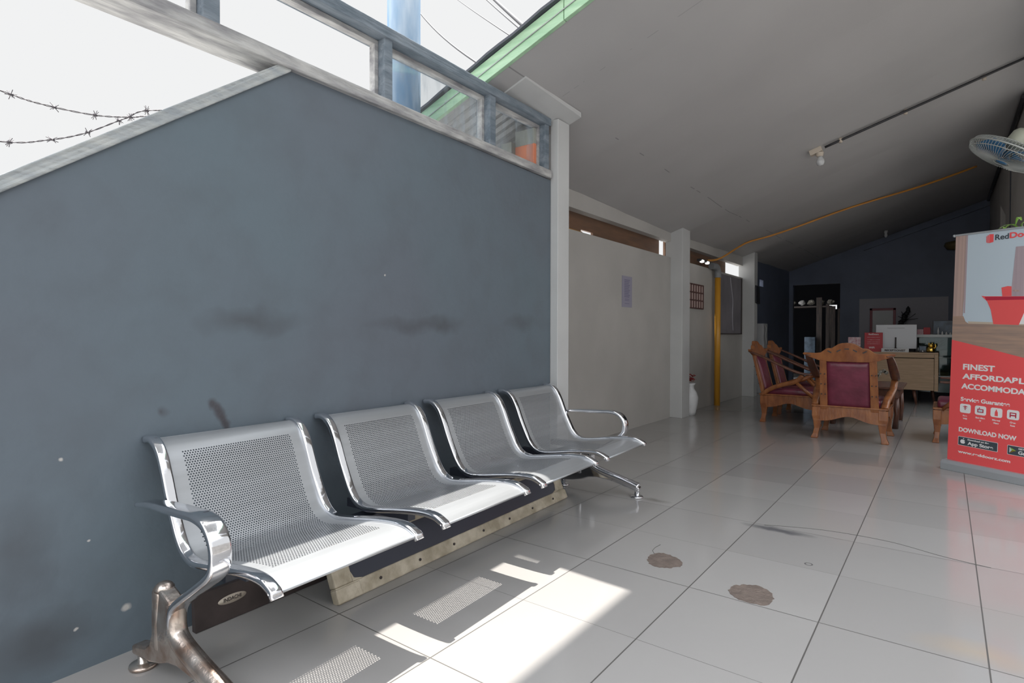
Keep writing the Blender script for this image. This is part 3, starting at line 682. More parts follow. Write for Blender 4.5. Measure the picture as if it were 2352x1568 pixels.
# logo: four nested door leaves
lg = flat_poly('logo_mark', [(.186, 1.455), (.190, 1.455), (.190, 1.496), (.186, 1.496)], 'red', -.0010)
flat_poly('logo_leaf', [(.193, 1.452), (.199, 1.451), (.199, 1.502), (.193, 1.501)], 'red', -.0010, lg)
flat_poly('logo_leaf', [(.202, 1.450), (.227, 1.455), (.227, 1.505), (.202, 1.507)], 'red', -.0010, lg)
tr = Matrix.Rotation(PI / 2, 4, 'X')
def word(body, s, z, w, h, m='printwhite', off=.0012, name='lettering'):
    o = text_mesh(name, body, h * 1.40, sheet, (0, -.0014, 0), m, offset=off)
    xs = [v.co.x for v in o.data.vertices]; k = w / (max(xs) - min(xs)); x0 = min(xs)
    for v in o.data.vertices: v.co.x = (v.co.x - x0) * k + s; v.co.z += z
    return o
word('Red', .236, 1.466, .076, .034, 'slate', off=.0010, name='brand_lettering'); word('Doorz', .316, 1.468, .160, .034, 'red', off=.0016, name='brand_lettering')
word('FINEST', .077, .624, .188, .037, off=.0017); word('AFFORDABLE', .075, .562, .385, .034, off=.0017); word('ACCOMMODATION', .071, .496, .492, .034, off=.0017)
word('Service Guarantee', .071, .412, .285, .026, off=.0012)
def rrect(s, z, w, h, r=.012):
    P = []
    for cx, cy, a0 in ((s + w - r, z + h - r, 0), (s + r, z + h - r, 90), (s + r, z + r, 180), (s + w - r, z + r, 270)):
        for k in range(5):
            a = math.radians(a0 + k * 22.5); P.append((cx + r * math.cos(a), cy + r * math.sin(a)))
    return P
caps = [('Free', 'Wifi'), ('Satellite', 'TV'), ('Mineral', 'Water'), ('Clean', 'Room'), ('Clean', 'Washroom')]
ics = []
for k in range(5):
    s0 = .068 + k * .0915; ic = flat_poly('service_icon', rrect(s0, .333, .066, .060), 'printwhite', -.0010); ics.append(ic)
    cx, czz = s0 + .033, .363
    if k == 0:
        for q, w in ((0, .034), (1, .022), (2, .010)):
            flat_poly('icon_symbol', [(cx - w / 2, czz + .012 - q * .010), (cx, czz + .019 - q * .010), (cx + w / 2, czz + .012 - q * .010), (cx, czz + .010 - q * .010)], 'dkred', -.0018, ic)
    elif k == 1:
        flat_poly('icon_symbol', [(cx - .018, czz - .014), (cx + .018, czz - .014), (cx + .018, czz + .010), (cx - .018, czz + .010)], 'dkred', -.0018, ic)
        flat_poly('icon_symbol', [(cx - .012, czz - .009), (cx + .012, czz - .009), (cx + .012, czz + .005), (cx - .012, czz + .005)], 'printblue', -.0024, ic)
        flat_poly('icon_symbol', [(cx - .008, czz + .010), (cx - .004, czz + .010), (cx - .004, czz + .020), (cx - .008, czz + .020)], 'dkred', -.0018, ic)
    elif k == 2:
        flat_poly('icon_symbol', [(cx - .009, czz - .022), (cx + .009, czz - .022), (cx + .008, czz + .004), (cx + .003, czz + .012), (cx + .003, czz + .020), (cx - .003, czz + .020), (cx - .003, czz + .012), (cx - .008, czz + .004)], 'red', -.0018, ic)
    else:
        flat_poly('icon_symbol', [(cx - .018, czz - .008), (cx + .018, czz - .008), (cx + .018, czz + .014), (cx - .018, czz + .014)], 'dkred', -.0018, ic)
        flat_poly('icon_symbol', [(cx - .012, czz + .000), (cx + .012, czz + .000), (cx + .012, czz + .008), (cx - .012, czz + .008)], 'printwhite', -.0024, ic)
        flat_poly('icon_symbol', [(cx - .018, czz - .018), (cx - .012, czz - .018), (cx - .012, czz - .008), (cx - .018, czz - .008)], 'dkred', -.0018, ic)
        flat_poly('icon_symbol', [(cx + .012, czz - .018), (cx + .018, czz - .018), (cx + .018, czz - .008), (cx + .012, czz - .008)], 'dkred', -.0018, ic)
    for q, t in enumerate(caps[k]):
        w = .010 * len(t) * .62; word(t, cx - w / 2, .309 - q * .019, w, .010, off=.0004)
word('DOWNLOAD NOW', .066, .205, .333, .028, off=.0014)
bd = flat_poly('store_badge', rrect(.064, .112, .236, .060, .005), 'printwhite', -.0008)
flat_poly('badge_fill', rrect(.0665, .1145, .231, .055, .004), 'slate', -.0015, bd)
ap = [(.082 + .014 * math.cos(a) * (1 + .08 * math.cos(2 * a)), .139 + .0155 * math.sin(a) * (1 - .16 * (math.sin(a) > .9) - .14 * (math.sin(a) < -.95))) for a in [k * PI / 12 for k in range(24)]]
ap = [(x + .012, z) if not (x > .095 and z > .135) else (x + .008, z) for x, z in ap]
flat_poly('apple_mark', ap, 'printwhite', -.0022, bd); flat_poly('apple_leaf', [(.094, .157), (.100, .157), (.103, .164), (.098, .163)], 'printwhite', -.0022, bd)
def word2(body, s, z, w, h, par, off):
    o = word(body, s, z, w, h, off=off); o.parent = par
    for v in o.data.vertices: v.co.y -= .0012
    return o
word2('Download on the', .124, .153, .125, .010, bd, .0004); word2('App Store', .124, .124, .150, .021, bd, .0008)
bd2 = flat_poly('store_badge', rrect(.352, .112, .236, .060, .005), 'printwhite', -.0008)
flat_poly('badge_fill', rrect(.3545, .1145, .231, .055, .004), 'slate', -.0015, bd2)
flat_poly('play_mark', [(.364, .124), (.364, .160), (.378, .142)], 'printblue', -.0022, bd2); flat_poly('play_mark', [(.366, .160), (.400, .142), (.378, .142)], 'leaf', -.0023, bd2); flat_poly('play_mark', [(.366, .124), (.400, .142), (.378, .142)], 'gold', -.0023, bd2)
word2('GET IT ON', .412, .153, .08, .010, bd2, .0004); word2('Google Play', .412, .124, .160, .021, bd2, .0008)
word('www.reddoorz.com', .066, .060, .305, .018, off=.0008)

# ------------------------------------------------------------------ carved wooden chairs
def make_chair(label):
    """local: origin under the back edge centre, +y forward"""
    t = thing('carved_armchair', label, 'armchair', group=None)
    # backrest lean: z .28 -> y 0 ; z .84 -> y -.14
    def by(z): return -.14 * (z - .28) / .56
    for s in (-1, 1):
        bm = bm_new(); add_quadhexa(bm, [(s * .162, .0, .26), (s * .222, .0, .26), (s * .222, .035, .26), (s * .162, .035, .26)], [(s * .158, by(.70), .70), (s * .212, by(.70), .70), (s * .212, by(.70) + .03, .70), (s * .158, by(.70) + .03, .70)])
        st = obj('back_post', bm, 'chair_wood', t, bevel=.004)
        bm = bm_new()
        for dx in (-.014, .016):
            for q in (.40, .49, .58): add_lathe(bm, [(.001, 0), (.0055, 0), (.0055, .004), (.001, .004)], (s * (.19) + dx, by(q) - .006, q), 8, rot=Matrix.Rotation(PI / 2, 3, 'X'))
        split(obj('post_hole', bm, 'ink', st))
    # padded back
    bm = bm_new(); n = 8; g = []
    for side in (0, 1):
        gg = []
        for i in range(n + 1):
            row = []
            for j in range(n + 1):
                u = -1 + 2 * i / n; w = -1 + 2 * j / n; z = .275 + (.695 - .275) * (j / n); pad = .022 * (1 - u ** 4) * (1 - w ** 4)
                row.append(bm.verts.new((u * .168, by(z) + (.012 - pad * .45 if side == 0 else .028 + pad), z)))
            gg.append(row)
        g.append(gg)
    for gg in g:
        for i in range(n):
            for j in range(n): f = bm.faces.new((gg[i][j], gg[i + 1][j], gg[i + 1][j + 1], gg[i][j + 1])); f.smooth = True
    for k in range(n):
        bm.faces.new((g[0][k][0], g[0][k + 1][0], g[1][k + 1][0], g[1][k][0])); bm.faces.new((g[0][k][n], g[0][k + 1][n], g[1][k + 1][n], g[1][k][n]))
        bm.faces.new((g[0][0][k], g[0][0][k + 1], g[1][0][k + 1], g[1][0][k])); bm.faces.new((g[0][n][k], g[0][n][k + 1], g[1][n][k + 1], g[1][n][k]))
    bk = obj('back_pad', bm, 'maroon', t); bk['label'] = 'maroon leather back pad'
    # crest rail, carved outline
    half = [(0, .690), (.08, .688), (.16, .690), (.22, .700), (.28, .722), (.33, .742), (.345, .755), (.335, .766), (.29, .764), (.24, .762), (.20, .768), (.175, .786), (.155, .802), (.135, .806), (.115, .806), (.09, .822), (.065, .840), (.035, .850), (0, .853)]
    poly = half + [(-x, z) for x, z in reversed(half[1:-1])]
    bm = bm_new(); A = [bm.verts.new((x, by(z) - .012 + .05 * abs(x), z)) for x, z in poly]; B = [bm.verts.new((x, by(z) + .026 + .05 * abs(x), z)) for x, z in poly]
    bm.faces.new(A); bm.faces.new(B[::-1])
    for i in range(len(A)): bm.faces.new((A[i], B[i], B[(i + 1) % len(A)], A[(i + 1) % len(A)]))
    bmesh.ops.triangulate(bm, faces=[f for f in bm.faces if len(f.verts) > 4])
    cr = obj('crest_rail', bm, 'chair_wood', t, bevel=.0035)
    bm = bm_new()
    for x, z, a in ((-.13, .775, .5), (-.06, .785, -.5), (.06, .785, .5), (.13, .775, -.5), (0, .80, 0)): add_box(bm, (x, by(z) - .0125, z), (.034, .004, .009), rot=Matrix.Rotation(a, 3, 'Y'))
    split(obj('carving', bm, 'ink', cr))
    # arms: flat boards falling forward from the crest
    for s in (-1, 1):
        bm = bm_new(); pts = smooth_path([(s * .30, -.115, .745), (s * .305, .02, .69), (s * .31, .18, .615), (s * .312, .34, .545), (s * .312, .44, .522), (s * .31, .52, .522)], 6)
        n_ = len(pts); add_tube(bm, pts, [.75 + .45 * math.sin(PI * min(1, (i / n_) * 1.1)) for i in range(n_)], 10, flat=(.060, .022), side=(1, 0, 0)); obj('armrest', bm, 'chair_dark', t, smooth=True)
        # sweeping brace and its strut
        bm = bm_new(); pts = smooth_path([(s * .262, .015, .29), (s * .27, .10, .355), (s * .285, .22, .405), (s * .295, .34, .44), (s * .302, .41, .51)], 6)
        add_tube(bm, pts, 1, 8, flat=(.055, .046), side=(1, 0, 0)); add_tube(bm, [(s * .292, .345, .435), (s * .28, .43, .35), (s * .268, .50, .285)], 1, 8, flat=(.040, .034), side=(1, 0, 0)); obj('arm_brace', bm, 'chair_wood', t)
    # seat cushion
    bm = bm_new(); r = add_box(bm, (0, .29, .325), (.46, .50, .075)); obj('cushion', bm, 'maroon', t, bevel=.028, segs=4, smooth=True)['label'] = 'maroon leather seat cushion'
    # aprons with a wavy lower edge
    def apron(a, b, nrm):
        bm = bm_new(); N = 20; P = []
        top = [(0, .288), (1, .288)]
        low = []
        for k in range(N + 1):
            q = k / N; low.append((q, .155 + .055 * max(0, math.sin(PI * q)) ** 1.4 - .018 * math.sin(PI * 2 * abs(q - .5)) ** 2))
        poly = low + [(1, .288), (0, .288)]
        a, b, nv = Vector(a), Vector(b), Vector(nrm) * .028
        A = [bm.verts.new(a + (b - a) * q + Vector((0, 0, z))) for q, z in poly]; B = [bm.verts.new(a + (b - a) * q + nv + Vector((0, 0, z))) for q, z in poly]
        for i in range(N):  # quads from lower edge up to the top
            qa, qb = i / N, (i + 1) / N
            for off, L in ((Vector(), A), (nv, B)):
                ta = bm.verts.new(a + (b - a) * qa + off + Vector((0, 0, .288))); tb_ = bm.verts.new(a + (b - a) * qb + off + Vector((0, 0, .288))); bm.faces.new((L[i], L[i + 1], tb_, ta))
        for i in range(len(A)): bm.faces.new((A[i], B[i], B[(i + 1) % len(A)], A[(i + 1) % len(A)]))
        bmesh.ops.remove_doubles(bm, verts=bm.verts, dist=1e-5); return bm
    obj('apron', apron((-.27, 0, 0), (.27, 0, 0), (0, 1, 0)), 'chair_wood', t); obj('apron', apron((-.27, .535, 0), (.27, .535, 0), (0, 1, 0)), 'chair_wood', t)
    obj('apron', apron((-.272, .0, 0), (-.272, .56, 0), (1, 0, 0)), 'chair_wood', t); obj('apron', apron((.272, .0, 0), (.272, .56, 0), (-1, 0, 0)), 'chair_wood', t)
    bm = bm_new(); add_bb(bm, (-.288, -.012, .286), (.288, .575, .300)); obj('seat_frame', bm, 'chair_wood', t, bevel=.004)
    for sx in (-1, 1):
        for y0, dy in ((.03, -1), (.54, 1)):
            bm = bm_new(); prev = None
            prof_ = [(.280, .034, 0), (.20, .034, 0), (.15, .030, .006), (.09, .022, .004), (.04, .021, -.006), (.012, .027, -.014), (0, .027, -.014)]
            rings = []
            for z, hw, off in prof_:
                cx = sx * (.252 - off); cy = y0 + dy * (-off) * .6
                rings.append([bm.verts.new((cx + a * hw, cy + b * hw, z)) for a, b in ((-1, -1), (1, -1), (1, 1), (-1, 1))])
            for i in range(len(rings) - 1):
                for k in range(4): bm.faces.new((rings[i][k], rings[i][(k + 1) % 4], rings[i + 1][(k + 1) % 4], rings[i + 1][k]))
            bm.faces.new(rings[0]); bm.faces.new(rings[-1]); obj('leg', bm, 'chair_wood', t, bevel=.004)
    return t
ch = make_chair('carved wooden armchair with its maroon back turned to the camera')
ch.location = (-.665, 5.70, 0); ch.rotation_euler = (0, 0, math.radians(-.5)); ch['group'] = 'carved wooden armchairs around the low table'
for loc, rz, sc, lab in (((-1.56, 6.70, 0), -PI / 2, 1, 'carved wooden armchair seen side-on beside the white pillar, arm sloping down'),
                         ((-1.56, 7.42, 0), -PI / 2, 1, 'carved wooden armchair mostly hidden behind the side-on armchair by the white pillar'),
                         ((.41, 6.36, 0), PI / 2, .86, 'carved wooden armchair partly hidden behind the red banner')):
    c = copy_tree(ch); c.location = loc; c.rotation_euler = (0, 0, rz); c['label'] = lab; c.scale = (1, sc, 1)
# low table
t = thing('low_table', 'low dark maroon wooden table between the carved armchairs', 'table', (-.66, 7.1, 0))
bm = bm_new(); add_bb(bm, (-.33, -.42, .385), (.33, .42, .41)); obj('table_top', bm, 'chair_dark', t, bevel=.006)
bm = bm_new(); add_bb(bm, (-.30, -.39, .30), (.30, .39, .385)); obj('apron', bm, 'chair_dark', t, bevel=.004)
for sx in (-1, 1):
    for sy in (-1, 1):
        bm = bm_new(); add_tube(bm, [(sx * .27, sy * .36, .30), (sx * .285, sy * .375, .15), (sx * .27, sy * .36, 0)], [.032, .022, .026], 8); obj('leg', bm, 'chair_dark', t)

# ------------------------------------------------------------------ desk and what stands on it
d = thing('reception_desk', 'light oak reception desk on slim legs at the far end', 'desk', (-.62, 9.3, 0))
DX = .545
bm = bm_new(); add_bb(bm, (-DX, 0, .665), (DX, .55, .69)); obj('desk_top', bm, 'oak', d, bevel=.003)
bm = bm_new(); add_bb(bm, (-DX + .02, .006, .19), (DX - .045, .03, .610)); obj('front_panel', bm, 'oak', d, bevel=.003)
bm = bm_new(); add_bb(bm, (-DX + .02, .0, .620), (DX - .045, .03, .664)); obj('top_band', bm, 'oak', d)
bm = bm_new(); add_bb(bm, (DX - .042, -.002, .185), (DX, .52, .664)); add_bb(bm, (-DX, -.002, .185), (-DX + .02, .52, .664)); split(obj('side_panel', bm, 'oak', d, bevel=.002))
bm = bm_new(); add_bb(bm, (-DX + .02, .05, .612), (DX - .045, .06, .618)); obj('shadow_gap', bm, 'ink', d)
for x, y in ((-.45, .06), (.28, .06), (-.45, .48), (.47, .48)):
    bm = bm_new(); add_tube(bm, [(x, y, .19), (x + (.03 if x > 0 else -.03), y - .01, 0)], [.022, .014], 10); obj('leg', bm, 'chair_dark', d)
fp = [o for o in kids(d) if o.name.startswith('front_panel')][0]
bm = bm_new()
for k in range(7):
    a = k * .9; add_lathe(bm, [(.001, 0), (.028 - .002 * k, 0), (.026 - .002 * k, .002), (.001, .002)], (-.06 + .035 * math.cos(a) - .01 * k, .005, .41 + .03 * math.sin(a * 1.3) - .008 * k), 9, rot=Matrix.Rotation(PI / 2, 3, 'X'))
obj('fish_sticker', bm, 'clutter', fp)
mo = thing('desk_monitor', 'white monitor seen from behind on the oak desk', 'monitor', (-.55, 9.50, .69))
bm = bm_new(); add_bb(bm, (-.235, -.012, .045), (.235, .018, .375)); obj('screen_back', bm, 'monitor', mo, bevel=.006)
bm = bm_new(); add_tube(bm, [(0, -.03, .05), (0, -.02, .20)], .008, 8); add_tube(bm, [(0, -.03, .06), (-.05, -.09, .006)], .006, 8); add_tube(bm, [(0, -.03, .06), (.055, -.09, .006)], .006, 8); add_tube(bm, [(0, -.03, .06), (0, .09, .006)], .006, 8); obj('stand', bm, 'ink', mo)
bm = bm_new(); add_bb(bm, (-.10, -.014, .325), (.10, -.0125, .330)); obj('vent_line', bm, 'greypvc', mo)
k_ = thing('desk_name_sign', 'long low white sign with dark lettering in front of the monitor', 'sign', (-.55, 9.335, .69))
bm = bm_new(); add_quadhexa(bm, [(-.155, -.012, 0), (.155, -.012, 0), (.155, .03, 0), (-.155, .03, 0)], [(-.155, .004, .05), (.155, .004, .05), (.155, .014, .05), (-.155, .014, .05)]); obj('sign_block', bm, 'whitepaper', k_)
text_mesh('lettering', 'RECEPTIONIST', .036, k_, (0, -.012, .012), 'ink', offset=.001, align='CENTER', rot=Matrix.Rotation(math.radians(72), 4, 'X'))
r_ = thing('red_price_card', 'red upright card with small white print on the oak desk', 'card', (-.80, 9.36, .69), .05)
bm = bm_new(); add_quadhexa(bm, [(-.108, 0, 0), (.108, 0, 0), (.108, .012, 0), (-.108, .012, 0)], [(-.108, .02, .265), (.108, .02, .265), (.108, .032, .265), (-.108, .032, .265)]); cd = obj('card_face', bm, 'redcard', r_, bevel=.002)
tl = Matrix.Rotation(math.radians(86), 4, 'X')
text_mesh('lettering', 'RedDoorz', .028, cd, (0, .0165, .232), 'printwhite', offset=.0006, align='CENTER', rot=tl); text_mesh('lettering', 'WiFi', .035, cd, (-.02, .003, .045), 'printwhite', offset=.0006, align='CENTER', rot=tl)
bm = bm_new()
for z in (.20, .165, .135, .11): add_box(bm, (0, -.001 + .02 * z / .265, z), (.15, .001, .004))
obj('print_line', bm, 'pinkcard', cd)
pc = bm_new(); add_quadhexa(pc, [(-.075, 0, 0), (.075, 0, 0), (.075, .06, 0), (-.075, .06, 0)], [(-.075, .0, .20), (.075, .0, .20), (.075, .05, .20), (-.075, .05, .20)]); o = obj('patterned_box', pc, 'pinkcard'); o.location = (-1.03, 9.36, .69); tag(o, 'small pink and white patterned box left of the red card', 'box')
bc = thing('desk_clock', 'small black square clock beside the gold figurine', 'clock', (-.245, 9.38, .69))
bm = bm_new(); add_bb(bm, (-.042, 0, 0), (.042, .06, .09)); obj('body', bm, 'black', bc, bevel=.006); bm = bm_new(); add_bb(bm, (-.034, -.003, .03), (.034, 0, .083)); obj('face', bm, 'slatephoto', bc); bm = bm_new(); add_lathe(bm, [(.001, 0), (.009, 0), (.007, .006), (.001, .007)], (0, -.001, .015), 12, rot=Matrix.Rotation(PI / 2, 3, 'X')); obj('button', bm, 'printwhite', bc)
gc = thing('gold_figurine', 'shiny gold figurine with raised paw at the right end of the desk', 'figurine', (-.16, 9.40, .69))
bm = bm_new(); add_lathe(bm, [(.001, 0), (.042, 0), (.050, .02), (.047, .05), (.036, .075), (.001, .08)], seg=18); obj('body', bm, 'gold', gc, smooth=True)
bm = bm_new(); add_lathe(bm, [(.001, .07), (.022, .074), (.032, .09), (.030, .108), (.016, .12), (.001, .122)], seg=16)
for s in (-1, 1): add_lathe(bm, [(.011, .112), (.001, .136)], (s * .018, 0, 0), 6)
obj('head', bm, 'gold', gc, smooth=True)
bm = bm_new(); add_tube(bm, smooth_path([(.040, -.01, .055), (.054, -.012, .08), (.048, -.014, .112)], 4), .011, 8); obj('raised_paw', bm, 'gold', gc)
bm = bm_new(); add_lathe(bm, [(.001, -.002), (.054, -.002), (.054, .008), (.001, .008)], seg=18); obj('pedestal', bm, 'black', gc)
# picture behind the monitor, shelf unit, items
f_ = thing('red_framed_picture', 'pale notice in a deep red frame on the grey wall panel', 'picture frame', (-.90, 12.10, .93))
bm = bm_new(); add_bb(bm, (-.195, 0, 0), (-.155, .03, .47)); add_bb(bm, (.155, 0, 0), (.195, .03, .47)); add_bb(bm, (-.195, 0, .43), (.195, .03, .47)); add_bb(bm, (-.195, 0, 0), (.195, .03, .04)); obj('frame', bm, 'redframe', f_, bevel=.004)
bm = bm_new(); add_bb(bm, (-.156, .01, .039), (.156, .02, .431)); obj('notice', bm, 'whitepaper', f_)
bm = bm_new(); add_bb(bm, (-1.26, 12.12, .55), (.03, 12.148, 1.575)); o = obj('wall_panel_board', bm, 'wallpanel'); tag(o, 'large grey panel fixed to the navy end wall', 'panel')
sh = thing('white_shelf_unit', 'white-topped display shelf with green glass behind the desk', 'shelf', (.05, 9.95, 0))
bm = bm_new(); add_bb(bm, (-.38, 0, .89), (.42, .35, .93)); obj('shelf_top', bm, 'shelfwhite', sh, bevel=.003)
bm = bm_new(); add_bb(bm, (-.37, .30, .10), (.41, .34, .89)); obj('back_panel', bm, 'glassgreen', sh)
bm = bm_new(); add_bb(bm, (-.37, .0, .60), (.41, .30, .612)); obj('glass_shelf', bm, 'shelfwhite', sh); bm = bm_new(); add_bb(bm, (-.37, .0, .34), (.41, .30, .352)); obj('glass_shelf', bm, 'shelfwhite', sh)
for x in (-.375, .405):
    bm = bm_new(); add_bb(bm, (x - .012, 0, 0), (x + .012, .34, .89)); obj('side_panel', bm, 'black', sh)
bm = bm_new(); add_bb(bm, (-.37, -.004, .36), (.41, 0, .885)); obj('front_glass', bm, 'cabglass', sh)
bm = bm_new()
for k in range(16):
    a = random.uniform(0, 2 * PI); q = random.uniform(.03, .11); add_tube(bm, smooth_path([(-.19, .12, .64), (-.19 + q * math.cos(a) * .6, .12 + q * .3 * math.sin(a), .74), (-.19 + q * math.cos(a) * 1.3, .12 + .05 * math.sin(a), .80 + random.uniform(-.04, .06))], 3), .006, 5)
add_lathe(bm, [(.02, .612), (.03, .63), (.018, .66), (.001, .66)], (-.19, .12, 0), 12); o = obj('dried_flowers', bm, 'vase'); o.location = (.05, 9.95, 0); tag(o, 'white dried flowers in a pot on the glass shelf behind the gold figurine', 'flowers')
pf = thing('blue_picture', 'blue-grey framed print standing on the white shelf', 'picture frame', (.05, 10.1, .93))
bm = bm_new(); add_bb(bm, (-.20, 0, 0), (.20, .02, .20)); obj('frame', bm, 'black', pf, bevel=.003); bm = bm_new(); add_bb(bm, (-.19, -.003, .01), (.19, 0, .19)); obj('print', bm, 'slatephoto', pf)
for k in range(4):
    bm = bm_new(); h = (.10, .045, .035, .03)[k]; add_lathe(bm, [(.001, 0), (.010, 0), (.012, h * .5), (.006, h * .8), (.006, h), (.001, h)], seg=10); o = obj('small_white_bottle', bm, 'printwhite'); o.location = (-.085 + k * .045, 9.99, .93)
    tag(o, ('tall white bottle standing before the blue-grey print', 'small white bottle next to the tall one on the shelf', 'small white bottle in the middle of the shelf row', 'last small white bottle on the shelf, nearest the banner')[k], 'bottle', 'white bottles on the shelf')
bm = bm_new(); add_bb(bm, (-.04, 0, 0), (.04, .06, .10)); o = obj('red_box', bm, 'redcard', bevel=.003); o.location = (-.215, 10.02, .93); tag(o, 'small dark red box on the white shelf', 'box')
for k in range(4):
    bm = bm_new(); add_bb(bm, (-.035, 0, 0), (.035, .06, .018)); o = obj('card_pack', bm, 'pinkcard'); o.location = (-.295 + .004 * (k % 2), 10.02, .93 + .0185 * k); tag(o, 'pinkish card pack, %s, beside the dark red box' % ('bottom of the stack', 'second from the bottom of the stack', 'second from the top of the stack', 'top of the stack')[k], 'card pack', 'stacked card packs')
# dark ornament and twigs
bm = bm_new(); random.seed(21)
for k in range(9):
    q = k / 8; add_lathe(bm, [(.001, -.05), (.045 - .02 * abs(q - .4), -.02), (.05 - .02 * q, .01), (.001, .05)], (-.08 + .13 * q + random.uniform(-.015, .015), random.uniform(-.02, .02), .05 + .30 * q), 7)
for k in range(8):
    a = -.4 + k * .35; add_tube(bm, [(.02, 0, .16), (.02 + .16 * math.cos(a) * (1 if k % 2 else -.8), .0, .16 + .13 * math.sin(a) + .03)], .004, 4)
o = obj('dark_twig_ornament', bm, 'black'); o.location = (-.56, 11.9, 1.02); tag(o, 'black branching ornament rising behind the monitor', 'ornament')
bm = bm_new(); add_bb(bm, (-.14, -.14, 0), (.14, .14, 1.0)); o = obj('black_pedestal', bm, 'black'); o.location = (-.56, 11.9, 0); tag(o, 'black pedestal holding the branching ornament', 'pedestal')
bm = bm_new(); add_lathe(bm, [(.001, 0), (.10, .02), (.14, .08), (.12, .13), (.001, .16)], seg=20); o = obj('ochre_wall_shade', bm, 'ochre', smooth=True); o.location = (.10, 12.0, 2.33); tag(o, 'dull ochre rounded shade high on the navy end wall', 'shade')
# goods on the lower glass shelves, dimly seen
for k in range(3):
    bm = bm_new(); add_lathe(bm, [(.001, 0), (.05, 0), (.06, .03), (.055, .05), (.001, .05)], seg=14); o = obj('wooden_bowl', bm, 'oak', smooth=True); o.location = (-.18 + .16 * k, 10.08, .352); tag(o, ('wooden bowl on the lower glass shelf nearest the desk', 'middle wooden bowl on the lower glass shelf', 'wooden bowl on the lower glass shelf behind the banner')[k], 'bowl', 'bowls on the lower shelf')

# ------------------------------------------------------------------ things along the white wall
n_ = thing('wall_notice', 'mauve printed notice pasted on the white wall', 'notice', (-2.438, 4.93, 1.18))
bm = bm_new(); add_bb(bm, (-.001, 0, 0), (.0015, .215, .297)); obj('sheet', bm, 'paper', n_)
bm = bm_new()
for k in range(11): add_bb(bm, (.0014, .05, .255 - k * .016), (.0022, .165 - (k % 3) * .012, .265 - k * .016))
for z in (.075, .062, .032): add_bb(bm, (.0014, .06, z), (.0022, .15, z + .006))
obj('print_block', bm, 'paperink', n_)
rk = thing('key_rack', 'dark wooden key rack with small compartments on the white wall', 'key rack', (-2.44, 6.55, 1.235))
bm = bm_new(); add_bb(bm, (0, 0, 0), (.012, .62, .30)); obj('backboard', bm, 'tag', rk)
bm = bm_new()
for k in range(8): add_bb(bm, (.0, k * .0857, 0), (.022, k * .0857 + .012, .30))
for k in range(4): add_bb(bm, (.0, 0, k * .0953), (.022, .614, k * .0953 + .014))
obj('lattice', bm, 'rack', rk)
nbd = thing('grey_notice_board', 'grey covered notice board hanging behind the yellow pipe', 'notice board', (-2.44, 7.72, .94))
bm = bm_new(); add_bb(bm, (0, 0, 0), (.03, 1.06, .80)); obj('board_panel', bm, 'curtaingrey', nbd)
bm = bm_new(); add_bb(bm, (.0, 1.04, -.01), (.04, 1.07, .81)); add_bb(bm, (.0, -.02, -.012), (.04, 1.07, .0)); obj('frame', bm, 'ink', nbd)
bm = bm_new(); add_tube(bm, smooth_path([(.034, .50, .78), (.036, .56, .60), (.034, .62, .45), (.036, .60, .25), (.034, .64, .04)], 6), .008, 6); obj('plastic_cover_fold', bm, 'wallpanel', nbd)
yp = thing('yellow_downpipe', 'orange-yellow upright pipe with a grey elbow standing before the white wall', 'pipe', (-2.375, 7.57, 0))
bm = bm_new(); add_lathe(bm, [(.037, 0), (.037, 1.69)], seg=20); obj('pipe', bm, 'yellowpipe', yp, smooth=True)
bm = bm_new(); add_tube(bm, smooth_path([(0, 0, 1.66), (0, 0, 1.735), (0, -.04, 1.785), (0, -.11, 1.80), (-.02, -.20, 1.80)], 6), .043, 16); obj('elbow', bm, 'greypvc', yp)
v_ = thing('white_vase', 'white lumpy sack-like vase holding red flowers beside the second pillar', 'vase', (-2.335, 6.47, 0))
bm = bm_new(); add_lathe(bm, [(.001, 0), (.055, 0), (.062, .04), (.085, .12), (.088, .20), (.075, .26), (.045, .30), (.040, .335), (.062, .365), (.058, .365), (.03, .33)], seg=22)
for v in bm.verts: v.co.x *= 1 + .06 * math.sin(v.co.z * 40 + math.atan2(v.co.y, v.co.x) * 3); v.co.y *= 1 + .06 * math.cos(v.co.z * 31)
obj('body', bm, 'vase', v_, smooth=True)
bm = bm_new(); random.seed(4)
for k in range(26):
    a = random.uniform(0, 2 * PI); q = random.uniform(.01, .06); c = Vector((q * math.cos(a), q * math.sin(a), .375 + random.uniform(0, .085)))
    for j in range(4):
        b2 = j * PI / 2 + a; d1 = Vector((math.cos(b2), math.sin(b2), .5)) * .022; d2 = Vector((-math.sin(b2), math.cos(b2), .1)) * .012
        bm.faces.new([bm.verts.new(c), bm.verts.new(c + d1 + d2), bm.verts.new(c + d1 * 1.4), bm.verts.new(c + d1 - d2)])
fl = obj('red_flowers', bm, 'redflower', v_, fixn=False)
# appliances by the third pillar
w_ = thing('water_dispenser', 'pale tall water dispenser beside the third pillar', 'water dispenser', (-2.30, 9.55, 0))
bm = bm_new(); add_bb(bm, (-.12, 0, 0), (.02, .24, 1.10)); obj('body', bm, 'water', w_, bevel=.01); bm = bm_new(); add_tube(bm, smooth_path([(.03, .0, 1.08), (.06, -.005, 1.02), (.05, -.01, .9), (.07, -.01, .78)], 5), .006, 6); obj('hose', bm, 'water', w_)
bm = bm_new(); add_quadhexa(bm, [(-2.268, 8.97, 1.40), (-2.25, 8.97, 1.40), (-2.22, 9.09, 1.38), (-2.268, 9.09, 1.38)], [(-2.268, 8.97, 1.66), (-2.25, 8.97, 1.66), (-2.23, 9.09, 1.64), (-2.268, 9.09, 1.64)]); o = obj('dark_cloth', bm, 'black', bevel=.008); tag(o, 'dark cloth bag hanging on the edge of the third pillar', 'bag')

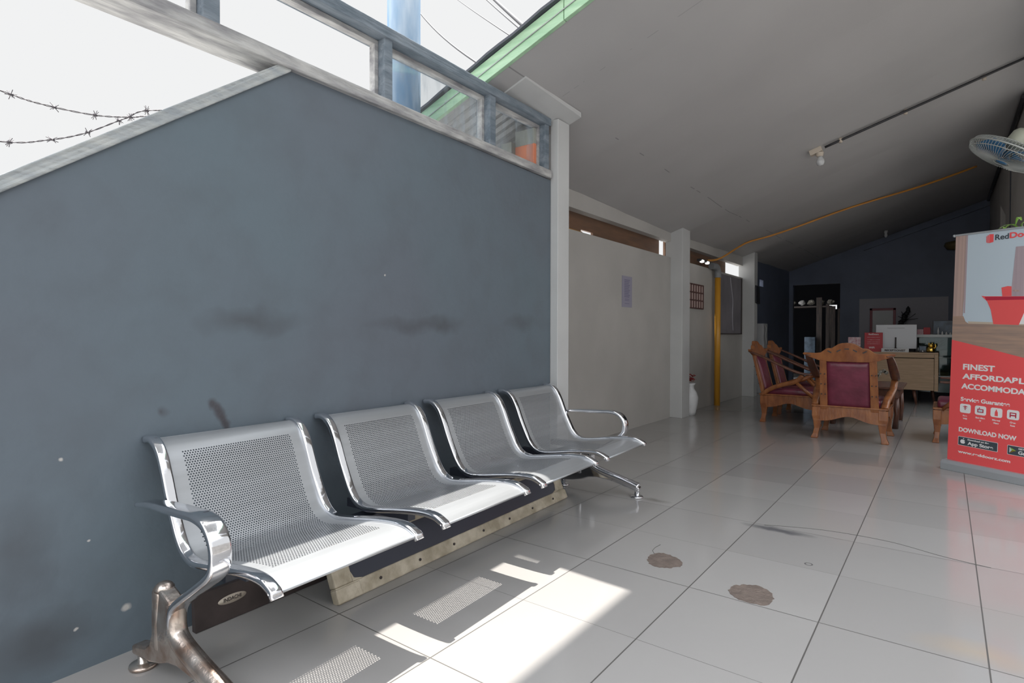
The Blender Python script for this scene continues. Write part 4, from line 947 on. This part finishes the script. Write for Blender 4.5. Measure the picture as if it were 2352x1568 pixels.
# back-room contents
for k, (x, y, w, hgt) in enumerate(((-2.05, 13.0, .10, 1.68), (-1.90, 13.0, .06, 1.55), (-1.80, 13.02, .07, 1.5), (-1.70, 13.04, .05, 1.45))):
    bm = bm_new(); add_bb(bm, (-w / 2, 0, 0), (w / 2, .03, hgt)); o = obj('upright_plank', bm, 'darkplank'); o.location = (x, y, 0)
    tag(o, ('widest brown plank standing in the dark doorway', 'second brown plank in the doorway, beside the widest one', 'third brown plank in the doorway', 'last narrow brown plank in the doorway nearest the bright opening')[k], 'plank', 'planks leaning in the back room')
sf = thing('cluttered_shelf', 'cluttered shelf high inside the dark doorway', 'shelf', (-2.5, 13.4, 0))
bm = bm_new(); add_bb(bm, (-.25, 0, 1.50), (.60, .35, 1.53)); obj('shelf_board', bm, 'darkplank', sf)
for x in (-.24, .59):
    bm = bm_new(); add_bb(bm, (x - .02, 0, 0), (x + .02, .35, 1.5)); obj('shelf_post', bm, 'darkplank', sf)
random.seed(9); lab = ['crumpled pale bundle at the left of the cluttered shelf', 'white crumpled packet on the cluttered shelf', 'pale bundle in the middle of the cluttered shelf', 'low grey bundle on the cluttered shelf', 'largest pale bundle on the cluttered shelf']
for k in range(5):
    bm = bm_new(); bmesh.ops.create_icosphere(bm, subdivisions=2, radius=.075)
    for v in bm.verts: v.co *= random.uniform(.75, 1.2); v.co.z *= .75
    o = obj('crumpled_bundle', bm, 'clutter' if k != 1 else 'printwhite'); o.location = (-2.66 + k * .185, 13.55, 1.612); tag(o, lab[k], 'bundle', 'bundles on the cluttered shelf')
bm = bm_new(); add_bb(bm, (-.03, 0, -.08), (.03, .02, .08)); o = obj('amber_switch', bm, mat('amber_glow', (.6, .4, .25), .5, emit=(1, .75, .5), es=.8)); o.location = (-2.43, 12.3, 1.66); tag(o, 'small amber lit switch at the side of the dark doorway', 'lamp')  # orange-lit switch, its light given as emission
bm = bm_new(); add_bb(bm, (-.10, 0, 0), (.10, .25, .88)); o = obj('grey_cabinet', bm, 'slatephoto', bevel=.01); o.location = (-2.2, 12.9, 0); tag(o, 'blue-grey cabinet standing low inside the dark doorway', 'cabinet')

# ------------------------------------------------------------------ overhead fittings
def on_ceil(x, y, dz=.012): return (x, y, cz(x, y) - dz)
cn = thing('conduit_lamp', 'bare bulb in a cream holder fed by a black conduit across the ceiling', 'lamp', on_ceil(-.90, 5.67, 0))
o0 = Vector(on_ceil(-.90, 5.67, 0))
def rel(p): return tuple(Vector(p) - o0)
bm = bm_new(); add_tube(bm, [rel(on_ceil(-.86 + .0 + k * (1.39) / 24, 5.665 + .1 * k / 24, .022)) for k in range(25)], .0105, 8); obj('conduit', bm, 'black', cn)
for q in (.06, .52, 1.02):
    bm = bm_new(); c = Vector(rel(on_ceil(-.80 + q * 1.0, 5.67 + .1 * q, .022))); add_lathe(bm, [(.001, -.02), (.014, -.02), (.014, .02), (.001, .02)], c, 10); obj('clip', bm, 'fixture', cn)
bm = bm_new(); add_box(bm, (-.03, 0, -.030), (.10, .06, .045), rot=Matrix.Rotation(math.radians(-18), 3, 'Y')); add_lathe(bm, [(.034, -.045), (.028, -.075), (.022, -.082), (.001, -.082)], (0, 0, 0), 14); obj('lamp_holder', bm, 'fixture', cn, bevel=.004)
bm = bm_new(); add_lathe(bm, [(.018, -.08), (.022, -.095), (.032, -.115), (.034, -.135), (.024, -.156), (.001, -.162)], (.005, 0, 0), 18); obj('bulb', bm, 'bulb', cn, smooth=True)
# orange conduit to the twin spot
p0 = Vector((-2.39, 7.15, 1.86)); yc = thing('orange_conduit_light', 'orange conduit crossing under the ceiling to a small twin spotlight', 'conduit light', p0)
pts = [(-2.37, 7.15, 1.84), (-2.30, 7.45, 1.90)] + [on_ceil(-2.15 + k * .27, 8.0 + .11 * k, .03 + .012 * math.sin(k * 1.1)) for k in range(10)]
bm = bm_new(); add_tube(bm, [tuple(Vector(q) - p0) for q in smooth_path(pts, 4)], .0125, 8); obj('conduit', bm, 'yellowcable', yc)
bm = bm_new(); add_box(bm, (.03, -.17, -.045), (.05, .34, .03)); obj('spot_bracket', bm, 'black', yc, bevel=.004)
for s in (0, 1):
    bm = bm_new(); add_lathe(bm, [(.001, -.018), (.024, -.012), (.026, .01), (.001, .022)], (.05, -.29 + .19 * s, -.06), 14); obj('spot_lens', bm, 'led', yc, smooth=True)
# far lamp near the end wall
fl_ = thing('far_ceiling_lamp', 'small pale lamp on the ceiling near the navy end wall', 'lamp', on_ceil(-.82, 11.5, 0))
bm = bm_new(); add_lathe(bm, [(.03, 0), (.03, -.03), (.02, -.05), (.03, -.09), (.001, -.12)], (0, 0, 0), 12); obj('bulb', bm, 'bulb', fl_, smooth=True)
# black corner conduit along wall/ceiling on the right
bm = bm_new(); add_tube(bm, [(.527, y, cz(.527, y) - .034) for y in (6.7, 7.5, 8.3, 9.1, 10, 11, 12.05)], .020, 8); o = obj('corner_conduit', bm, 'black'); tag(o, 'black conduit running along the joint of ceiling and beige wall', 'conduit')
bm = bm_new(); add_tube(bm, smooth_path([(.545, 5.75, 2.15), (.54, 5.95, 2.0), (.545, 6.05, 1.75), (.545, 6.07, 1.5), (.545, 6.08, 1.2)], 6), .006, 6); o = obj('fan_cord', bm, 'fanbody'); tag(o, 'pale cord hanging down the beige wall below the fan', 'cord')

# wall fan
fan = thing('wall_fan', 'wall fan with wire guard and blue blades hung near the ceiling', 'fan', (.33, 5.28, 2.18))
axis = Vector((-.60, -.28, -.75)).normalized()
# disc: wide direction in image plane drops to the right
ez = -axis; rotq = Vector((0, 0, 1)).rotation_difference(Vector((.536, .033, .844)).normalized()).to_matrix()
FR = .24
def ring(bm, r, z, t=.004, seg=48):
    add_tube(bm, [rotq @ Vector((r * math.cos(2 * PI * k / seg), r * math.sin(2 * PI * k / seg), z)) for k in range(seg + 1)], t, 6, cap=False)
bm = bm_new(); ring(bm, FR, 0, .006); ring(bm, FR * .93, .03, .003); ring(bm, FR * .93, -.03, .003); ring(bm, .05, .062, .003); ring(bm, .05, -.062, .003)
for k in range(72):
    a = 2 * PI * k / 72
    for s in (-1, 1):
        P_ = [rotq @ Vector((r * math.cos(a + (.25 * (1 - r / FR)) * s), r * math.sin(a + (.25 * (1 - r / FR)) * s), s * z)) for r, z in ((FR, .0), (FR * .95, .030), (FR * .7, .05), (.05, .062))]
        add_tube(bm, P_, .0017, 4, cap=False)
obj('wire_guard', bm, 'fanwire', fan)
bm = bm_new()
for k in range(5):
    a0 = 2 * PI * k / 5; g = []
    for i in range(7):
        r = .03 + (FR - .055) * i / 6; w = .25 + .30 * math.sin(PI * min(1, i / 5)); row = []
        for j in range(5):
            q = -1 + 2 * j / 4; a = a0 + q * w + .2 * i / 6; row.append(bm.verts.new(rotq @ Vector((r * math.cos(a), r * math.sin(a), q * .022))))
        g.append(row)
    for i in range(6):
        for j in range(4): f = bm.faces.new((g[i][j], g[i + 1][j], g[i + 1][j + 1], g[i][j + 1])); f.smooth = True
fb = obj('blades', bm, 'fanblade', fan, fixn=False); q = fb.modifiers.new('thick', 'SOLIDIFY'); q.thickness = .002
bm = bm_new(); add_lathe(bm, [(.001, -.066), (.035, -.062), (.04, -.045), (.001, -.04)], (0, 0, 0), 20, rot=rotq); obj('hub_cap', bm, 'fanblade', fan, smooth=True)
bm = bm_new(); add_lathe(bm, [(.001, .055), (.052, .06), (.062, .09), (.058, .15), (.04, .175), (.001, .18)], (0, 0, 0), 20, rot=rotq); obj('motor_housing', bm, 'fanbody', fan, smooth=True)
bm = bm_new(); add_tube(bm, smooth_path([rotq @ Vector((0, 0, .12)), (.13, .03, .14), (.20, .06, .10), (.25, .08, .02)], 5), .022, 10); add_bb(bm, (.238, .0, -.12), (.27, .14, .06)); obj('wall_bracket', bm, 'fanbody', fan, bevel=.004)

# potted plant behind the banner
pl = thing('potted_bamboo', 'tall green leafy plant rising behind the red banner', 'plant', (.40, 5.75, 0))
bm = bm_new(); add_lathe(bm, [(.001, 0), (.075, 0), (.10, .19), (.108, .20), (.098, .20), (.09, .18), (.001, .175)], seg=24); obj('pot', bm, 'terracotta', pl, smooth=True)
random.seed(31)
for k in range(3):
    bm = bm_new(); x, y = (.0, -.03, .03)[k], (.0, .03, .02)[k]; add_tube(bm, [(x, y, .17), (x * 1.8, y * 1.4, .95), (x * 1.6 + .0, y * 2, 1.62 + .07 * k)], .007, 7); st = obj('stem', bm, 'stem', pl)
    bm = bm_new()
    for j in range(14):
        z = 1.30 + .03 * j + .05 * k; a = j * 2.4 + k; L = random.uniform(.11, .17); w = .012; c = Vector((x * 1.6, y * 2, min(z, 1.74 + .03 * k)))
        d = Vector((math.cos(a), math.sin(a), 0)); s = Vector((-math.sin(a), math.cos(a), 0)); vs = []
        for q in range(6):
            t = q / 5; p = c + d * L * t + Vector((0, 0, .05 * math.sin(PI * t * .8) - .05 * t * t)); ww = w * math.sin(PI * min(.98, t * .85 + .12))
            vs.append((bm.verts.new(p - s * ww), bm.verts.new(p + Vector((0, 0, -.003))), bm.verts.new(p + s * ww)))
        for q in range(5):
            for e in (0, 1): f = bm.faces.new((vs[q][e], vs[q][e + 1], vs[q + 1][e + 1], vs[q + 1][e])); f.smooth = True
    lf = obj('leaves', bm, 'leaf', st, fixn=False)

# ------------------------------------------------------------------ outside
bm = bm_new(); add_lathe(bm, [(.001, -.08), (.092, -.08), (.092, 3.3), (.001, 3.32)], seg=28); o = obj('utility_pole', bm, 'pole', smooth=True); o.location = (-2.43, 2.20, 0); tag(o, 'tall blue-grey steel pole standing outside behind the clerestory window', 'pole')
def barbed(name, pts, label):
    t = thing(name, label, 'barbed wire', pts[0]); q0 = Vector(pts[0]); path = [p - q0 for p in smooth_path(pts, 14)]
    bm = bm_new()
    for ph in (0, PI):
        add_tube(bm, [p + Vector((.0018 * math.cos(i * .9 + ph), 0, .0018 * math.sin(i * .9 + ph))) for i, p in enumerate(path)], .0013, 5, cap=False)
    obj('strand', bm, 'wire', t); acc = .03; last = path[0]
    for i in range(1, len(path)):
        acc += (path[i] - path[i - 1]).length
        if acc > .105:
            acc = 0; c = path[i]; bm = bm_new()
            for k in range(4):
                d = Vector((random.uniform(-1, 1), random.uniform(-.7, .7), random.uniform(-1, 1))).normalized() * .017; add_tube(bm, [c - d, c + d], .0011, 4)
            add_lathe(bm, [(.001, -.007), (.0042, -.006), (.0042, .006), (.001, .007)], c, 6, rot=Matrix.Rotation(PI / 2, 3, 'X')); obj('barb', bm, 'wire', t)
barbed('barbed_wire', [(-2.3, .15, 1.70), (-2.3, .453, 1.655), (-2.3, .558, 1.646), (-2.3, .697, 1.655), (-2.3, .803, 1.680), (-2.3, .887, 1.705), (-2.31, 1.2, 1.75), (-2.36, 2.12, 1.80)], 'upper sagging strand of barbed wire beyond the slate wall')
barbed('barbed_wire', [(-2.32, .15, 1.48), (-2.32, .452, 1.505), (-2.32, .569, 1.540), (-2.32, .674, 1.592), (-2.32, .79, 1.675), (-2.32, .887, 1.735), (-2.33, 1.2, 1.80), (-2.38, 2.12, 1.86)], 'lower rising strand of barbed wire beyond the slate wall')
for k, (a, b, r, l) in enumerate((((-2.0, 3.2, 2.70), (-6.494, 7.716, 6.95), .022, 'thickest black overhead power cable above the green fascia'), ((-2.03, 3.19, 2.70), (-6.60, 7.716, 6.93), .010, 'thin overhead cable just beside the thickest one'), ((-2.35, 3.1, 2.6), (-6.799, 6.22, 6.24), .009, 'thin lone overhead cable nearest the steel pole'), ((-2.08, 3.12, 2.70), (-7.1, 7.578, 6.98), .006, 'faintest overhead cable between the steel pole and the thick cable'))):
    a, b = Vector(a), Vector(b); pts = []
    for i in range(17):
        t = i / 16; p = a.lerp(b, t); p.z -= .12 * math.sin(PI * t) * (1 if k == 2 else .1); pts.append(p)
    bm = bm_new(); add_tube(bm, [p - a for p in pts], r, 6); o = obj('overhead_cable', bm, 'cable'); o.location = a; tag(o, l, 'cable', 'overhead cables')

# ------------------------------------------------------------------ light
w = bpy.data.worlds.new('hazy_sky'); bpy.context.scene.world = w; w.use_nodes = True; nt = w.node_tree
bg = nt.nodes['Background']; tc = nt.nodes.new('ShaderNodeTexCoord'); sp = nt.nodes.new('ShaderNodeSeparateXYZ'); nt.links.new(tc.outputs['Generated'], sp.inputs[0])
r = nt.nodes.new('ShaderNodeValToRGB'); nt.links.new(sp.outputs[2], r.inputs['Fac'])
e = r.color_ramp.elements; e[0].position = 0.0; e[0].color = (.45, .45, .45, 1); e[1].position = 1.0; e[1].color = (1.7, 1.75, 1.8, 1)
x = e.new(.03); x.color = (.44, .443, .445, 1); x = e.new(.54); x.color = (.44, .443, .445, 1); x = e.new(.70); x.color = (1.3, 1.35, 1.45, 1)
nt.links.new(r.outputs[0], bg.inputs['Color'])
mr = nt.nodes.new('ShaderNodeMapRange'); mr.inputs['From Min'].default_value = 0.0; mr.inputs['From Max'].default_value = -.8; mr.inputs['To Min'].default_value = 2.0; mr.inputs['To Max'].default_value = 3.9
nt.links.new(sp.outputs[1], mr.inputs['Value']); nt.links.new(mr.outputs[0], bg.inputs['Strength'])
sun = bpy.data.lights.new('sun', 'SUN'); sun.energy = 9.0; sun.angle = math.radians(.55); sun.color = (1, .95, .88)
so = bpy.data.objects.new('sun', sun); C.objects.link(so); so.location = (-3, 2, 8)
so.rotation_euler = Vector((.235, -.19, -1)).to_track_quat('-Z', 'Y').to_euler()

# ------------------------------------------------------------------ camera
cam = bpy.data.cameras.new('camera'); co = bpy.data.objects.new('camera', cam); C.objects.link(co); bpy.context.scene.camera = co
cam.sensor_fit = 'HORIZONTAL'; cam.sensor_width = 36; cam.lens = 1314.6 / 2352 * 36; cam.clip_start = .02; cam.clip_end = 200
yaw, pit, roll = .6486, -.0119, .002
co.location = (0, 0, .9156)
co.matrix_world = Matrix.Translation((0, 0, .9156)) @ Matrix.Rotation(yaw, 4, 'Z') @ Matrix.Rotation(PI / 2 + pit, 4, 'X') @ Matrix.Rotation(roll, 4, 'Z')

sc = bpy.context.scene; sc.view_settings.view_transform = 'Standard'; sc.view_settings.look = 'None'; sc.view_settings.exposure = 0.0; sc.view_settings.gamma = 1.0
sc.view_settings.use_curve_mapping = False
